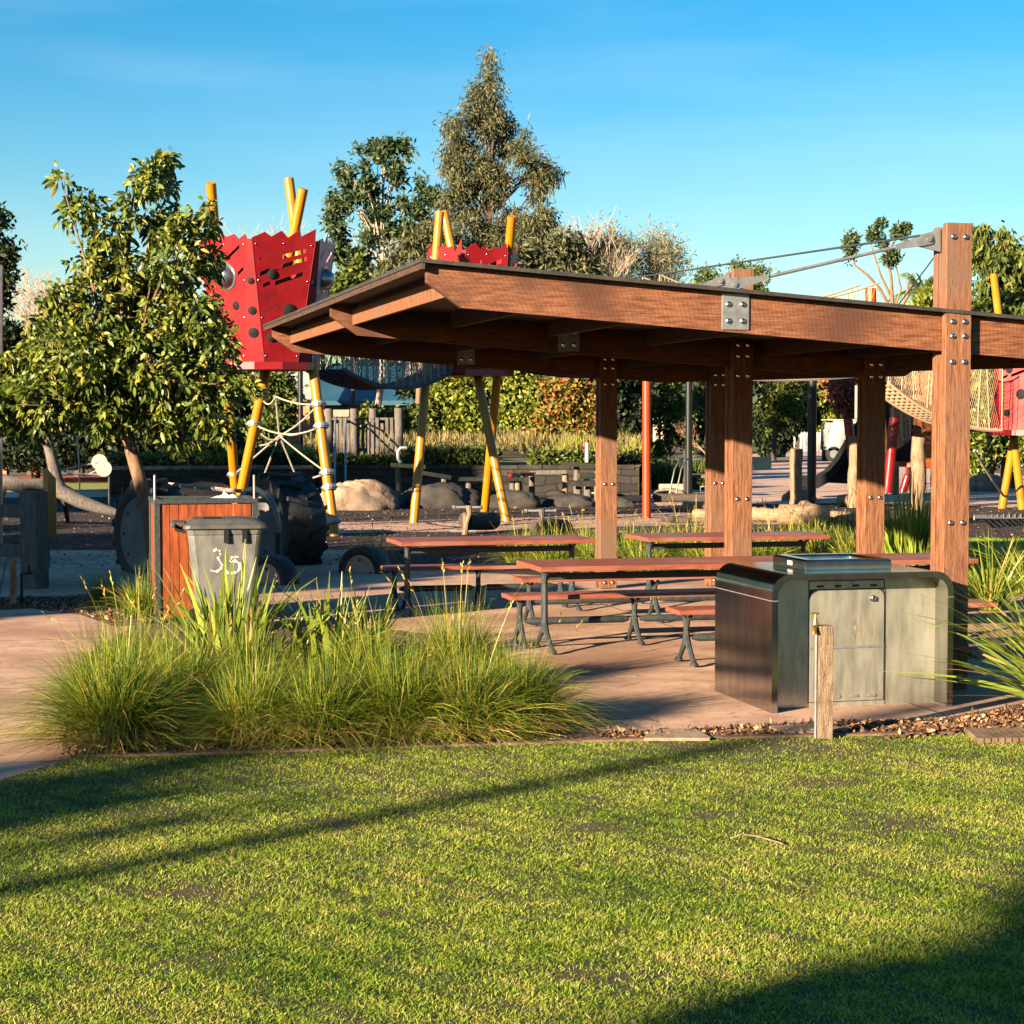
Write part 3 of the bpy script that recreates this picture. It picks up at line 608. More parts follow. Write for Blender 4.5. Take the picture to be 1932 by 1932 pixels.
# raised cooktop on the lid
hx0, hx1, hy0, hy1 = .345, .985, .28, .86
m = MB()
def frustum_frame(m, x0, x1, y0, y1, zb, zt_, r, wdt):
    lv = [(0, zb), (0, zt_ - r), (r * .3, zt_ - r * .3), (r, zt_), (wdt, zt_), (wdt + .01, zt_ - .012), (wdt + .014, zb + .005)]
    vs = []; fs = []
    for ins, z in lv: vs += [(x0 + ins, y0 + ins, z), (x1 - ins, y0 + ins, z), (x1 - ins, y1 - ins, z), (x0 + ins, y1 - ins, z)]
    for i in range(len(lv) - 1):
        for j in range(4): fs.append((i * 4 + j, i * 4 + (j + 1) % 4, i * 4 + 4 + (j + 1) % 4, i * 4 + 4 + j))
    k = (len(lv) - 1) * 4; fs.append((k, k + 1, k + 2, k + 3)); m.add(vs, fs)
frustum_frame(m, hx0, hx1, hy0, hy1, BH + .002, BH + .072, .018, .085)
cook = m.build('raised_cooktop', MT['steel'], bb, bevel=.006)
MB().box(hx0 + .11, hx1 - .11, hy0 + .11, hy1 - .11, BH + .008, BH + .03).build('hotplate', MT['steel'], cook, bevel=.003)
m = MB(); m.box(hx0 + .0 - .004, hx0 + .001, hy0 + .22, hy0 + .30, BH + .02, BH + .05); m.build('button_plate', MT['paint'], cook)

# ================================================================ TAP POST
tb = G(1558, 1395, .016)
tp = thing('tap_post', 'short square weathered timber post with a brass tap in front of the barbecue', 'tap post', tb, math.radians(8))
MB().box(-.046, .046, 0, .09, 0, .69).build('post', MT['tpost'], tp, bevel=.006)
m = MB(); m.tube([(-.056, .03, 0), (-.056, .03, .66)], .009, 8); m.build('pipe', MT['galv'], tp, smooth=True)
m = MB(); m.tube([(-.06, .03, .64), (-.062, .03, .71), (-.062, .03, .735)], [.016, .018, .011], 10); m.tube([(-.062, .03, .69), (-.075, .0, .685), (-.083, -.02, .665), (-.085, -.025, .645)], [.012, .012, .011, .011], 8)
m.tube([(-.062, .03, .73), (-.062, .03, .765)], .006, 6); m.tube([(-.087, .03, .765), (-.037, .03, .765)], .006, 6); m.tube([(-.062, .005, .765), (-.062, .055, .765)], .006, 6)
m.build('tap', MT['brass'], tp, smooth=True)

# ================================================================ PAVERS AND GRATE
for lab, P in (('pinkish concrete paver lying in the bark furthest left, by the lawn edge', ((1215, 1404), (1340, 1404), (1310, 1387), (1232, 1389))),
               ('thin concrete slab around the foot of the tap post', ((1478, 1392.5), (1600, 1388), (1556, 1376), (1450, 1382)))):
    pp = [G(*q) for q in P]; c = sum(pp, Vector()) / 4
    m = MB(); m.prism([(q.x, q.y) for q in pp], .02, .042, 'z'); center(tag(m.build('paver', MT['pave'], bevel=.006), lab, 'paver'))
gr = [G(*q) for q in ((1845, 1408), (2030, 1406), (2000, 1387), (1820, 1388))]
m = MB()
for i in range(14):
    a = gr[0].lerp(gr[1], i / 14); b = gr[3].lerp(gr[2], i / 14); a2 = gr[0].lerp(gr[1], (i + .8) / 14); b2 = gr[3].lerp(gr[2], (i + .8) / 14)
    m.prism([(a.x, a.y), (a2.x, a2.y), (b2.x, b2.y), (b.x, b.y)], .02, .05, 'z')
center(tag(m.build('boardwalk_grate', MT['edge']), 'slatted timber grate at the lawn edge in the right corner', 'grate'))

# ================================================================ BIN AND ITS ENCLOSURE
eb = G(298, 1176, .012)
en = thing('bin_enclosure', 'low bin surround of orange-brown vertical timber battens in a dark steel frame', 'bin enclosure', eb, PHI)
EW, ED, EH = .93, .80, 1.14
for (x, y) in ((0, 0), (EW, 0), (0, ED), (EW, ED)):
    MB().box(x - .028, x + .028, y - .028, y + .028, 0, EH).build('frame_post', MT['iron'], en, bevel=.003)
m = MB(); m.box(-.03, EW + .03, -.034, .03, EH + .002, EH + .045); m.box(-.034, .03, .031, ED + .03, EH + .002, EH + .045); m.box(EW - .03, EW + .034, .031, ED + .03, EH + .002, EH + .045); m.box(.031, EW - .031, ED - .03, ED + .03, EH + .002, EH + .045)
m.box(.02, EW - .02, .02, ED - .02, EH + .006, EH + .02)
m.build('top_frame', MT['iron'], en, bevel=.003)
m = MB()
nb = 10; bw_ = (EW - .07) / nb
for i in range(nb):
    m.box(.035 + i * bw_ + .003, .035 + (i + 1) * bw_ - .003, -.012, .010, .05, EH - .004)
m.build('front_battens', MT['encl'], en, bevel=.002)
m = MB(); m2_ = MB()
for i in range(8):
    b0 = .035 + i * (ED - .07) / 8
    m.box(-.012, .010, b0 + .003, b0 + (ED - .07) / 8 - .003, .05, EH - .004); m2_.box(EW - .01, EW + .012, b0 + .003, b0 + (ED - .07) / 8 - .003, .05, EH - .004)
m.build('side_battens', MT['encl'], en, bevel=.002); m2_.build('side_battens', MT['encl'], en, bevel=.002)
for (x, y) in ((-.02, 0), (.0, .30), (EW, .05)):
    m = MB(); m.tube([(x, y, EH + .045), (x, y, EH + .27)], .011, 8); m.build('upright_rod', MT['galv'], en, smooth=True)
rng = np.random.default_rng(3)
def crumple(name, loc, sx, sy, sz, mat, seed, n=9, par=None):
    r = np.random.default_rng(seed); m = MB(); vs = []
    for i in range(n):
        for j in range(n):
            a, b = i / (n - 1) - .5, j / (n - 1) - .5
            vs.append((loc[0] + a * sx + r.normal() * sx * .04, loc[1] + b * sy + r.normal() * sy * .04, loc[2] + abs(r.normal()) * sz * (1 - abs(2 * a)) * (1 - abs(2 * b)) + .004))
    fs = [(i * n + j, (i + 1) * n + j, (i + 1) * n + j + 1, i * n + j + 1) for i in range(n - 1) for j in range(n - 1)]
    m.add(vs, fs); o = m.build(name, mat, par)
    return o
pq = eb + EX * .66 + DY * .14
center(tag(crumple('paper_wrapper', (pq.x, pq.y, EH + .058), .26, .14, .05, MT['paper'], 4), 'crumpled white paper lying on top of the bin enclosure', 'litter'))

bn_b = G(425, 1190, .012)
bn = thing('wheelie_bin', 'scuffed grey two-wheeled rubbish bin with a hand-painted white 35', 'rubbish bin', bn_b, math.radians(11))
def taper(m, x0, x1, y0, y1, z0, X0, X1, Y0, Y1, z1, ch=.05, CH=.05):
    def rr(a, b, c, d, k): return [(a + k, c), (b - k, c), (b - .3 * k, c + .3 * k), (b, c + k), (b, d - k), (b - .3 * k, d - .3 * k), (b - k, d), (a + k, d), (a + .3 * k, d - .3 * k), (a, d - k), (a, c + k), (a + .3 * k, c + .3 * k)]
    p = rr(x0, x1, y0, y1, ch); q = rr(X0, X1, Y0, Y1, CH); k = len(p)
    m.add([(a, b, z0) for a, b in p] + [(a, b, z1) for a, b in q], [(i, (i + 1) % k, (i + 1) % k + k, i + k) for i in range(k)] + [tuple(range(k - 1, -1, -1)), tuple(range(k, 2 * k))])
m = MB(); taper(m, -.245, .235, -.24, .24, .06, -.335, .325, -.29, .29, .90); taper(m, -.335, .325, -.29, .29, .9005, -.35, .34, -.305, .305, .955)
body = m.build('body', MT['bin'], bn, bevel=.008)
m = MB(); taper(m, -.385, .375, -.335, .335, .957, -.375, .365, -.325, .325, .995, .06, .06); taper(m, -.37, .36, -.32, .32, .9955, -.29, .27, -.25, .25, 1.045, .06, .09)
m.box(-.47, -.36, -.22, .22, .985, 1.015); m.tube([(-.47, -.24, .99), (-.47, .24, .99)], .022, 8)
lid = m.build('lid', MT['binlid'], bn, bevel=.006)
for x0_, x1_, z_ in ((-.20, -.04, 1.044), (.13, .26, 1.03)): MB().box(x0_, x1_, -.21, -.14, z_, z_ + .016).build('lid_grip', MT['black'], lid, bevel=.006)
for x in (-.02, .145): MB().box(x, x + .045, -.318, -.30, .83, .955).build('lifting_slot', MT['black'], body)
m = MB(); m.tube([(-.36, -.25, .93), (-.44, -.25, .95), (-.44, .25, .95), (-.36, .25, .93)], .014, 8); m.build('handle', MT['black'], bn, smooth=True)
for s in (-1, 1):
    m = MB(); m.lathe([(.0, -.03), (.09, -.03), (.1, -.02), (.1, .02), (.09, .03), (0, .03)], 20, Matrix.Translation((-.25, s * .20, .10)) @ Matrix.Rotation(PI / 2, 4, 'X')); m.build('wheel', MT['black'], bn, smooth=True)
def face_y(x, z):   # the bin's front face leans in towards the bottom
    return -.24 - .05 * (z - .06) / .84 - .004
m = MB()
random.seed(5)
def stroke(P, wd=.021):
    Q = []
    for i in range(len(P) - 1):
        for k in range(5):
            f = k / 5; Q.append((P[i][0] + (P[i + 1][0] - P[i][0]) * f, P[i][1] + (P[i + 1][1] - P[i][1]) * f))
    Q.append(P[-1]); n = len(Q); L = []; Rr = []
    for i, (x, z) in enumerate(Q):
        a = Q[max(i - 1, 0)]; b = Q[min(i + 1, n - 1)]; dx, dz = b[0] - a[0], b[1] - a[1]; q = math.hypot(dx, dz) or 1
        ww = wd * random.uniform(.12, .70); L.append((x - dz / q * ww, z + dx / q * ww)); Rr.append((x + dz / q * ww, z - dx / q * ww))
    vs = [(p[0], face_y(*p), p[1]) for pr in zip(L, Rr) for p in pr]
    m.add(vs, [(2 * i, 2 * i + 1, 2 * i + 3, 2 * i + 2) for i in range(n - 1) if random.random() > .07])
stroke([(-.115, .755), (-.085, .775), (-.055, .755), (-.05, .72), (-.075, .69), (-.055, .665), (-.035, .63), (-.05, .59), (-.085, .57), (-.12, .575), (-.14, .59)])
stroke([(.115, .70), (.05, .70), (.035, .66)][::-1] + [(.115, .70)])
stroke([(.045, .655), (.085, .665), (.12, .64), (.125, .60), (.10, .565), (.06, .55), (.02, .555), (.0, .57)], .026)
m.build('painted_number', MT['paint'], body)
# ================================================================ PLAY TOWERS
def quadmap(bl, br, tr, tl):
    return lambda s, t: (bl * (1 - s) + br * s) * (1 - t) + (tl * (1 - s) + tr * s) * t
def panel(m, bl, br, tr, tl, th, holes=(), saw=0, sawh=.05, rs=None):
    f = quadmap(bl, br, tr, tl)
    nrm = (br - bl).cross(tl - bl).normalized()
    poly = [(0, 0), (1, 0), (1, 1)]
    if saw:
        for i in range(saw):
            s1 = 1 - (i + .12) / saw; s0 = 1 - (i + 1) / saw
            poly += [(min(s1 + rs.uniform(-.04, .02), 1), 1 + sawh * (rs.uniform(.3, 1.2))), (s0 + .10 * rs.random(), 1 - .02 * rs.uniform(-1, 1))]
        poly[-1] = (0, 1)
    else: poly += [(0, 1)]
    loops = [poly] + [list(h) for h in holes]
    p = [q for l in loops for q in l]; n = len(p)
    tr_ = tessellate_polygon([[Vector((q[0], q[1], 0)) for q in l] for l in loops])
    A = [f(*q) for q in p]; B = [a - nrm * th for a in A]
    fs = [tuple(t) for t in tr_] + [tuple(i + n for i in reversed(t)) for t in tr_]
    o = 0
    for l in loops:
        k = len(l)
        for i in range(k): fs.append((o + i, o + (i + 1) % k, o + (i + 1) % k + n, o + i + n))
        o += k
    m.add(A + B, fs); return f, nrm
def slot(s, t, L, sl, w):
    return [(s, t), (s + L, t + L * sl), (s + L, t + L * sl + w), (s, t + w)]
def frame_to(nrm, p):
    q = nrm.to_track_quat('Z', 'Y').to_matrix().to_4x4(); return Matrix.Translation(p) @ q
def play_tower(label, c, zb, ztop, Rt, Rb, rot, poles, prm, wedgem, domes, side=6, seed=1, discs=True, group='towers of the climbing frame', sidem=None):
    rs = random.Random(seed)
    t = thing('play_tower', label, 'play tower', (c[0], c[1], 0), 0, group); I = inv(t)
    C0 = Vector((c[0], c[1], 0))
    def at(a, R, z): return C0 + Vector((R * math.sin(a), -R * math.cos(a), z))
    hf = PI / side; wt, wb = math.radians(2.5), math.radians(11)
    for i in range(side):
        a = rot + i * 2 * hf
        a0, a1 = a - hf + wt, a + hf - wt; b0, b1 = a - hf + wb, a + hf - wb
        bl, br, tr, tl = at(b0, Rb, zb), at(b1, Rb, zb), at(a1, Rt, ztop), at(a0, Rt, ztop)
        face = i in (0, side - 1, 1)
        holes = []
        if face:
            if i in domes: holes = [slot(.12, .84, .2, .35, .03), slot(.55, .83, .3, .3, .028), slot(.80, .70, .14, .3, .028), slot(.06, .52, .10, .3, .03)]
            else: holes = [slot(.09, .82, .28, .22, .035), slot(.45, .83, .42, .14, .035), slot(.30, .73, .60, .16, .035), slot(.08, .69, .18, .2, .035), slot(.35, .62, .52, .16, .035), slot(.12, .60, .14, .2, .03)]
        pm = MB(); f, nrm = panel(pm, bl, br, tr, tl, .018, holes, 4, .075, rs)
        mt = sidem.get(i, prm) if sidem else prm
        po = pm.build('wall_panel', mt, t, inv=I)
        g = MB()
        for (s, q) in ((.1, .50), (.1, .40), (.12, .30), (.2, .20), (.55, .34), (.5, .22), (.15, .12), (.55, .12)):
            M = [f(s, q), f(s + .3, q + .07), f(s + .3, q + .076), f(s, q + .006)]
            g.add([x + nrm * .0015 for x in M], [(0, 1, 2, 3)])
        g.build('groove_lines', MT['black'], po, inv=I)
        if face: bolts(po, [0] * 9, .018, mats=[I @ frame_to(nrm, f(s, q)) for (s, q) in ((.05, .95), (.95, .95), (.04, .66), (.96, .66), (.04, .36), (.96, .36), (.05, .05), (.95, .05), (.5, .96))])
        if face:
            if i in domes:
                dm = MB(); dm.lathe([(.235, 0), (.235, .014), (.19, .016)] + [(.185 * math.cos(x), .016 + .17 * math.sin(x)) for x in np.linspace(0, PI / 2 - .03, 9)], 28, frame_to(nrm, f(.5, .70)))
                dm.build('dome_window', MT['dome'], po, smooth=True, inv=I)
                kd = [(.72, .46, .075), (.3, .28, .06)]
            else: kd = [(.30, .71, .085), (.66, .42, .115), (.25, .20, .08)]
            for (s, q, r) in (kd if discs else kd[:1]):
                d_ = MB(); d_.lathe([(r, 0), (r, .012), (r * .7, .03), (.012, .034), (.010, .042), (.001, .044)], 20, frame_to(nrm, f(s, q))); d_.build('climbing_disc', MT['black'], po, smooth=True, inv=I)
        # corner wedge
        w = MB(); aL, aR = a + hf - wt, a + hf + wt; bL, bR = a + hf - wb, a + hf + wb
        f2, n2 = panel(w, at(bL, Rb + .006, zb), at(bR, Rb + .006, zb), at(aR, Rt + .006, ztop - .02), at(aL, Rt + .006, ztop - .02), .018)
        wo_ = w.build('corner_wedge', wedgem, t, inv=I)
        if discs and i in (side - 1, 0, side - 2):
            for (q, r) in ((.66, .055), (.42, .07), (.24, .085)):
                d_ = MB(); d_.lathe([(r, 0), (r, .012), (r * .7, .025), (.01, .03), (.001, .036)], 18, frame_to(n2, f2(.5, q))); d_.build('climbing_disc', MT['black'], wo_, smooth=True, inv=I)
    m = MB(); m.lathe([(0.001, zb - .12), (Rb + .03, zb - .12), (Rb + .03, zb + .002), (0.001, zb + .002)], side * 2, Matrix.Translation(C0) @ Matrix.Rotation(rot - PI / 2 + hf, 4, 'Z'))
    m.build('floor_band', MT['redp'] if prm is not MT['orpanel'] else MT['orange'], t, inv=I)
    for (u0, v0, ytop, u1, v1) in poles:
        p1 = G(u1, v1); p0 = AT(u0, v0, ytop)
        m = MB(); m.tube([p1 - Vector((0, 0, .1)), p0], .088, 14); m.build('pole', MT['yellow'] if prm is not MT['orpanel'] else MT['orange'], t, smooth=True, inv=I)
    return t
c1 = AT(506, 560, 33.0)
play_tower('red six-sided play tower on crossed yellow poles at the left, with two silver domes', (c1.x, c1.y), 2.93, 4.98, 1.18, .88, math.radians(22), [(398, 345, 33.2, 450, 990), (545, 338, 33.6, 633, 1012), (572, 356, 32.6, 438, 1000)], MT['redpanel'], MT['redpanel'], (5, 1), seed=2, sidem={1: MT['white']})
c2 = AT(893, 560, 37.5)
play_tower('red play tower in the middle of the climbing frame, half hidden by the shelter roof', (c2.x, c2.y), 2.93, 5.22, .92, .78, math.radians(20), [(830, 400, 37.2, 780, 987), (838, 400, 38.2, 958, 984), (966, 408, 36.8, 913, 972)], MT['redpanel'], MT['redpanel'], (), seed=3)
c3 = AT(1962, 700, 42.5)
play_tower('red and faded pink play tower at the right edge, standing lower than the other two', (c3.x, c3.y), 1.74, 3.6, 1.05, 1.10, math.radians(14), [(1875, 520, 44.4, 1930, 962), (1962, 540, 43.6, 1889, 960)], MT['pink'], MT['redpanel'], (), seed=4)
c4 = AT(1738, 780, 44.5)
play_tower('low orange wooden play tower behind the shelter posts on the right', (c4.x, c4.y), 1.0, 3.0, 1.10, .80, math.radians(14), [(1705, 640, 44.7, 1716, 925), (1782, 650, 44.7, 1770, 930)], MT['orpanel'], MT['orpanel'], (), seed=5, discs=False, sidem={5: MT['black']})  # black side panel paints in the shade of an opening

# ================================================================ ORANGE POLES AND DARK LAMP POSTS
def pole_thing(name, label, cat, u0, v0, u1, v1, r, mat, group=None, part='shaft', n=16, y=None, cap=None):
    b = G(u1, v1) if y is None else AT(u1, v1, y); b.z = 0; top = AT(u0, v0, b.y)
    t = thing(name, label, cat, b, 0, group); I = inv(t)
    m = MB(); m.tube([b - Vector((0, 0, .1)), top], r, n); m.build(part, mat, t, smooth=True, inv=I)
    if cap:
        m = MB(); m.lathe([(r + .004, -.05), (r + .004, .012), (.001, .02)], n, Matrix.Translation(top)); m.build('cap', cap, t, smooth=True, inv=I)
    return t
def collar(m, p, r): m.lathe([(r, -.05), (r, .05)], 12, Matrix.Translation(p))
pole_thing('steel_pole', 'tall orange-red round pole standing between the shelter posts', 'pole', 1220, 537, 1220, 978, .085, MT['orange'], cap=MT['orange'])
pole_thing('steel_pole', 'orange pole whose top shows just above the shelter roof on the right', 'pole', 1643, 545, 1645, 965, .125, MT['orange'], cap=MT['orange'])
LP = [(567, 688, 568, 925, 46, 'dark green lamp post under the left red tower', .07), (906, 730, 906, 905, 47, 'dark green lamp post behind the crossed yellow poles of the middle tower', .09), (1298, 690, 1299, 940, 48, 'dark green lamp post right of the orange-red pole', .085), (1531, 690, 1531, 950, 44, 'black lamp post between the two middle log posts', .105)]
for (u0, v0, u1, v1, y, lab, r) in LP:
    b = G(u1, v1); v_top = 793 - (5.2 - CAMZ) * FPX / b.y if u0 != 567 else 620
    t = thing('lamp_post', lab, 'lamp post', b, 0, 'dark steel lamp posts'); I = inv(t)
    H = 4.2 if b.y > 45 else 3.6
    H = 3.35 if u0 in (567, 906) else 3.1
    m = MB(); m.tube([b, b + Vector((0, 0, H))], r, 14); m.build('shaft', MT['dpole'], t, smooth=True, inv=I)
    m = MB(); m.lathe([(r * 1.7, 0), (r * 1.7, .02), (r * 1.05, .03)], 14, Matrix.Translation(b)); m.build('base_plate', MT['dpole'], t, inv=I)
pole_thing('pale_post', 'pale blue-grey square-edged pole cut by the left edge of the photo', 'pole', -2, 500, -3, 1065, .055, MT['galv'], n=6)
pole_thing('timber_pole', 'sunlit orange-brown timber pole behind the horizontal log at the far left', 'pole', 70, 800, 67, 908, .14, MT['orpanel'], y=60)

# ================================================================ ROPE BRIDGES AND WEB
def sag(a, b, h, n=24):
    return [a.lerp(b, i / n) - Vector((0, 0, h * 4 * (i / n) * (1 - i / n))) for i in range(n + 1)]
def rope_bridge(label, a, b, h, wd, rise, m1, m2, nh=16, net=True, rr=.022, hs_=0.0, nt=.0042):
    mid = (a + b) / 2
    t = thing('rope_bridge', label, 'rope bridge', (mid.x, mid.y, 0), 0, 'rope bridges between the towers'); I = inv(t)
    d = (b - a); s = Vector((-d.y, d.x, 0)).normalized() * wd / 2
    L = sag(a - s, b - s, h); Rr = sag(a + s, b + s, h); up = Vector((0, 0, rise))
    m = MB(); m.tube(L, rr * 1.8, 6); m.tube(Rr, rr * 1.8, 6)
    n = len(L)
    D = 24
    L2 = sag(a - s, b - s, h, D); R2_ = sag(a + s, b + s, h, D)
    for i in range(1, D): m.tube([L2[i] + Vector((0, 0, .03)), R2_[i] + Vector((0, 0, .03))], rr * 1.3, 4, False)
    for k in (.25, .5, .75): m.tube([L[i].lerp(Rr[i], k) for i in range(n)], rr, 4)
    m.build('net_deck', m2, t, inv=I)
    for side_, q in ((L, 'near'), (Rr, 'far')):
        tp = sag(side_[0] + up, side_[-1] + up, h * .85 + hs_)
        m = MB(); m.tube(tp, rr * .9, 6); m.build('hand_rope', m1, t, inv=I)
        m = MB()
        for i in range(nh + 1):
            k = i / nh * (n - 1); i0 = min(int(k), n - 2); f = k - i0
            lo = side_[i0].lerp(side_[i0 + 1], f); hi = tp[i0].lerp(tp[i0 + 1], f)
            k2 = min(k + (n - 1) / nh * .28 * (1 if i % 2 else -1), n - 1); k2 = max(k2, 0); j0 = min(int(k2), n - 2); hi2 = tp[j0].lerp(tp[j0 + 1], k2 - j0)
            m.tube([lo, hi2], rr * .62, 4, False)
        m.build('hanger_ropes', m1, t, inv=I)
        if net:
            m = MB(); K = 60; ks = []
            for i in range(K + 1):
                k = i / K * (n - 1); i0 = min(int(k), n - 2); f = k - i0
                ks.append((side_[i0].lerp(side_[i0 + 1], f), tp[i0].lerp(tp[i0 + 1], f)))
            for i in range(K - 8):
                m.tube([ks[i][0], ks[i + 8][1]], nt, 3, False); m.tube([ks[i + 8][0], ks[i][1]], nt, 3, False)
            m.build('side_netting', m1, t, inv=I)
A1 = AT(612, 697, 33.4); A2 = AT(832, 694, 37.2)
rope_bridge('sagging dark rope bridge between the left red tower and the middle red tower', A1, A2, .36, .75, 1.0, MT['rope'], MT['roped'])
B1 = AT(968, 692, 37.8); B2 = AT(1220, 700, 38.4)
rope_bridge('rope bridge running from the middle red tower to the orange-red pole', B1, B2, .14, .75, 1.75, MT['rope'], MT['roped'], 14)
Cc1 = AT(1228, 700, 38.4); Cc2 = AT(1640, 705, 40.4)
rope_bridge('tan rope bridge mostly hidden by the shelter roof, rising to the right orange pole', Cc1, Cc2, .16, .75, 1.9, MT['ropel'], MT['rope'], 18, rr=.02, hs_=.35)
D1 = AT(1655, 722, 40.2); D2 = AT(1868, 812, 41.6)
rope_bridge('tan rope bridge sloping down to the red and pink tower on the right', D1, D2, .28, .75, 1.35, MT['ropel'], MT['ropel'], 9, rr=.020, nt=.0026)
# climbing web under the left tower
P2t, P2b = AT(545, 338, 33.6), G(633, 1012)
P3t, P3b = AT(572, 356, 32.6), G(438, 1000)
P1t, P1b = AT(398, 345, 33.2), G(450, 990)
def onpole(t_, b_, v):
    lo, hi = 0.0, 1.0
    for _ in range(30):
        q = (lo + hi) / 2; p = b_.lerp(t_, q); vv = 966 - FPX * ((p.z - CAMZ) * math.cos(TH) + p.y * math.sin(TH)) / (p.y * math.cos(TH) - (p.z - CAMZ) * math.sin(TH))
        if vv > v: lo = q
        else: hi = q
    return b_.lerp(t_, lo)
web = thing('climbing_web', 'slack grey rope climbing web strung between the yellow poles of the left tower', 'climbing net', (P2b.x - .9, P2b.y, 0)); I = inv(web)
hub_ = AT(527, 822, 33.6); m = MB(); k_ = [onpole(P2t, P2b, v) for v in (763, 804, 892, 920, 983)]
l_ = [onpole(P3t, P3b, v) for v in (745, 800, 835)] + [onpole(P1t, P1b, v) for v in (895, 900)]
topc = AT(520, 748, 33.2)
def rp(a, b, s_=.05, r=.016): m.tube(sag(a, b, s_, 10), r, 5)
rp(k_[0], topc, .05); rp(topc, l_[0], .15); rp(k_[0], hub_, .06); rp(hub_, topc, .0); rp(k_[1], l_[1], .16); rp(l_[1], hub_ + Vector((0, 0, -.05)), .12); rp(k_[1], hub_, .05)
rp(hub_, l_[3], .0); rp(hub_, k_[2], .02); rp(hub_, AT(562, 907, 34), .0); rp(k_[3], AT(560, 915, 34), .05); rp(AT(562, 907, 34), k_[2], .02); rp(k_[4], AT(500, 955, 33), .1); rp(l_[2], hub_, .1); rp(hub_, AT(495, 905, 34.5), 0)
m.build('web_ropes', MT['rope'], web, inv=I)
dpole = (P2t - P2b).normalized()
for p in k_ + l_[:2] + l_[3:4]:
    m = MB()
    m.tube([p - dpole * .045, p + dpole * .045], .118, 14)
    m.tube([p - dpole * .02, p + dpole * .02], .14, 14); m.build('steel_collar', MT['galv'], web, inv=I)
# low net in the right corner
nt_ = thing('ground_net', 'low sagging rope net just above the ground at the right edge', 'climbing net', G(1900, 985)); I = inv(nt_)
m = MB(); a, b = AT(1838, 972, 37), AT(2060, 966, 40); a2, b2 = AT(1838, 978, 34), AT(2060, 972, 37)
for i in range(9):
    m.tube(sag(a.lerp(a2, i / 8), b.lerp(b2, i / 8), .03, 8), .014, 4)
for i in range(22): m.tube([a.lerp(b, i / 21), a2.lerp(b2, i / 21) - Vector((0, 0, .02))], .014, 4)
m.build('net_ropes', MT['rope'], nt_, inv=I)
tag(center(MB().tube([AT(1838, 850, 40), AT(1872, 905, 41), AT(1893, 935, 42)], .03, 6).build('anchor_rope', MT['rope'])), 'thick anchor rope slanting down beside the right shelter post', 'rope')

# ================================================================ TYRES AND HOOP
def tyre(label, c, R, W, yaw, hubm, hr, group, lugs=0, tilt=0.0, name='buried_car_wheel'):
    t = thing(name, label, 'play wheel', (c.x, c.y, 0), yaw, group)
    M = Matrix.Translation((0, 0, c.z)) @ Matrix.Rotation(PI / 2, 4, 'X')
    m = MB(); prof = [(hr, -W * .34), (hr + .02, -W * .42), (R * .86, -W * .5), (R * .965, -W * .46), (R, -W * .36), (R, W * .36), (R * .965, W * .46), (R * .86, W * .5), (hr + .02, W * .42), (hr, W * .34), (hr, -W * .34)]
    m.lathe(prof[:-1] + [prof[0]], 48, M)
    m.f = [f for f in m.f if len(f) == 4]
    if lugs:
        for i in range(lugs):
            for s in (-1, 1):
                a = 2 * PI * (i + (.5 if s > 0 else 0)) / lugs
                Q = M @ Matrix.Rotation(a, 4, 'Z')
                da = .10 * s
                m.add([(R - .02, -da * .2, -s * W * .02), (R + .05, -da * .2, -s * W * .02), (R + .05, -da * .2 + .05, -s * W * .02), (R - .02, -da * .2 + .05, -s * W * .02),
                       (R * .93, .11, -s * W * .5), (R + .035, .11, -s * W * .46), (R + .035, .17, -s * W * .46), (R * .93, .17, -s * W * .5)],
                      [(0, 1, 2, 3), (4, 7, 6, 5), (0, 4, 5, 1), (1, 5, 6, 2), (2, 6, 7, 3), (3, 7, 4, 0)], Q)
    m.build('tread', MT['tyre'], t, smooth=True)
    m = MB(); m.lathe([(.001, W * .40), (hr + .03, W * .40), (hr + .03, W * .44), (.001, W * .44)], 40, M)
    h = m.build('hub_plate', hubm, t)
    for i in range(8 if lugs else 4):
        m = MB(); a = 2 * PI * i / (8 if lugs else 4); m.lathe([(.018, 0), (.018, .02), (.001, .024)], 8, M @ Matrix.Translation((hr * .84 * math.cos(a), hr * .84 * math.sin(a), W * .44))); m.build('bolt', MT['iron'], h)
    return t
yw = math.radians(-50)
p = G(268, 1083); tyre('big tractor tyre with a grey bolted hub plate, left of the bin enclosure', Vector((p.x + .12, p.y + .1, .50)), .66, .46, yw, MT['hub'], .44, 'tractor tyres', 16, name='tractor_wheel')
p = G(548, 1066); tyre('big black tractor tyre showing its lugged tread, right of the rubbish bin', Vector((p.x - .12, p.y + .2, .52)), .68, .62, math.radians(-52), MT['hub'], .40, 'tractor tyres', 16, name='tractor_wheel')
p = G(523, 1103); tyre('small half-buried car tyre with pinkish hub against the right side of the bin', Vector((p.x - .05, p.y + .1, .02)), .32, .26, math.radians(-40), MT['hub2'], .20, 'half-buried car tyres')
p = G(688, 1082); tyre('small half-buried car tyre with pinkish hub at the end of the left bench', Vector((p.x, p.y + .05, .02)), .335, .28, math.radians(-28), MT['hub2'], .19, 'half-buried car tyres')
a0 = AT(440, 930, 23.5)
hp = thing('steel_hoop', 'slate blue bent pipe hoop rising behind the rubbish bin', 'hoop', G(520, 1076)); I = inv(hp)
m = MB(); P_ = [AT(452, 965, 24)] + [AT(u, v, 23.6) for u, v in ((456, 940), (466, 926), (482, 924), (498, 932), (512, 950), (521, 975), (524, 1000))] + [G(524, 1078)]
m.tube(P_, .045, 12); m.build('pipe', MT['hoop'], hp, smooth=True, inv=I)
br0 = thing('metal_bar', 'thin sloping grey bar running behind the bin enclosure to the big tyre', 'bar', G(400, 1060)); I = inv(br0)
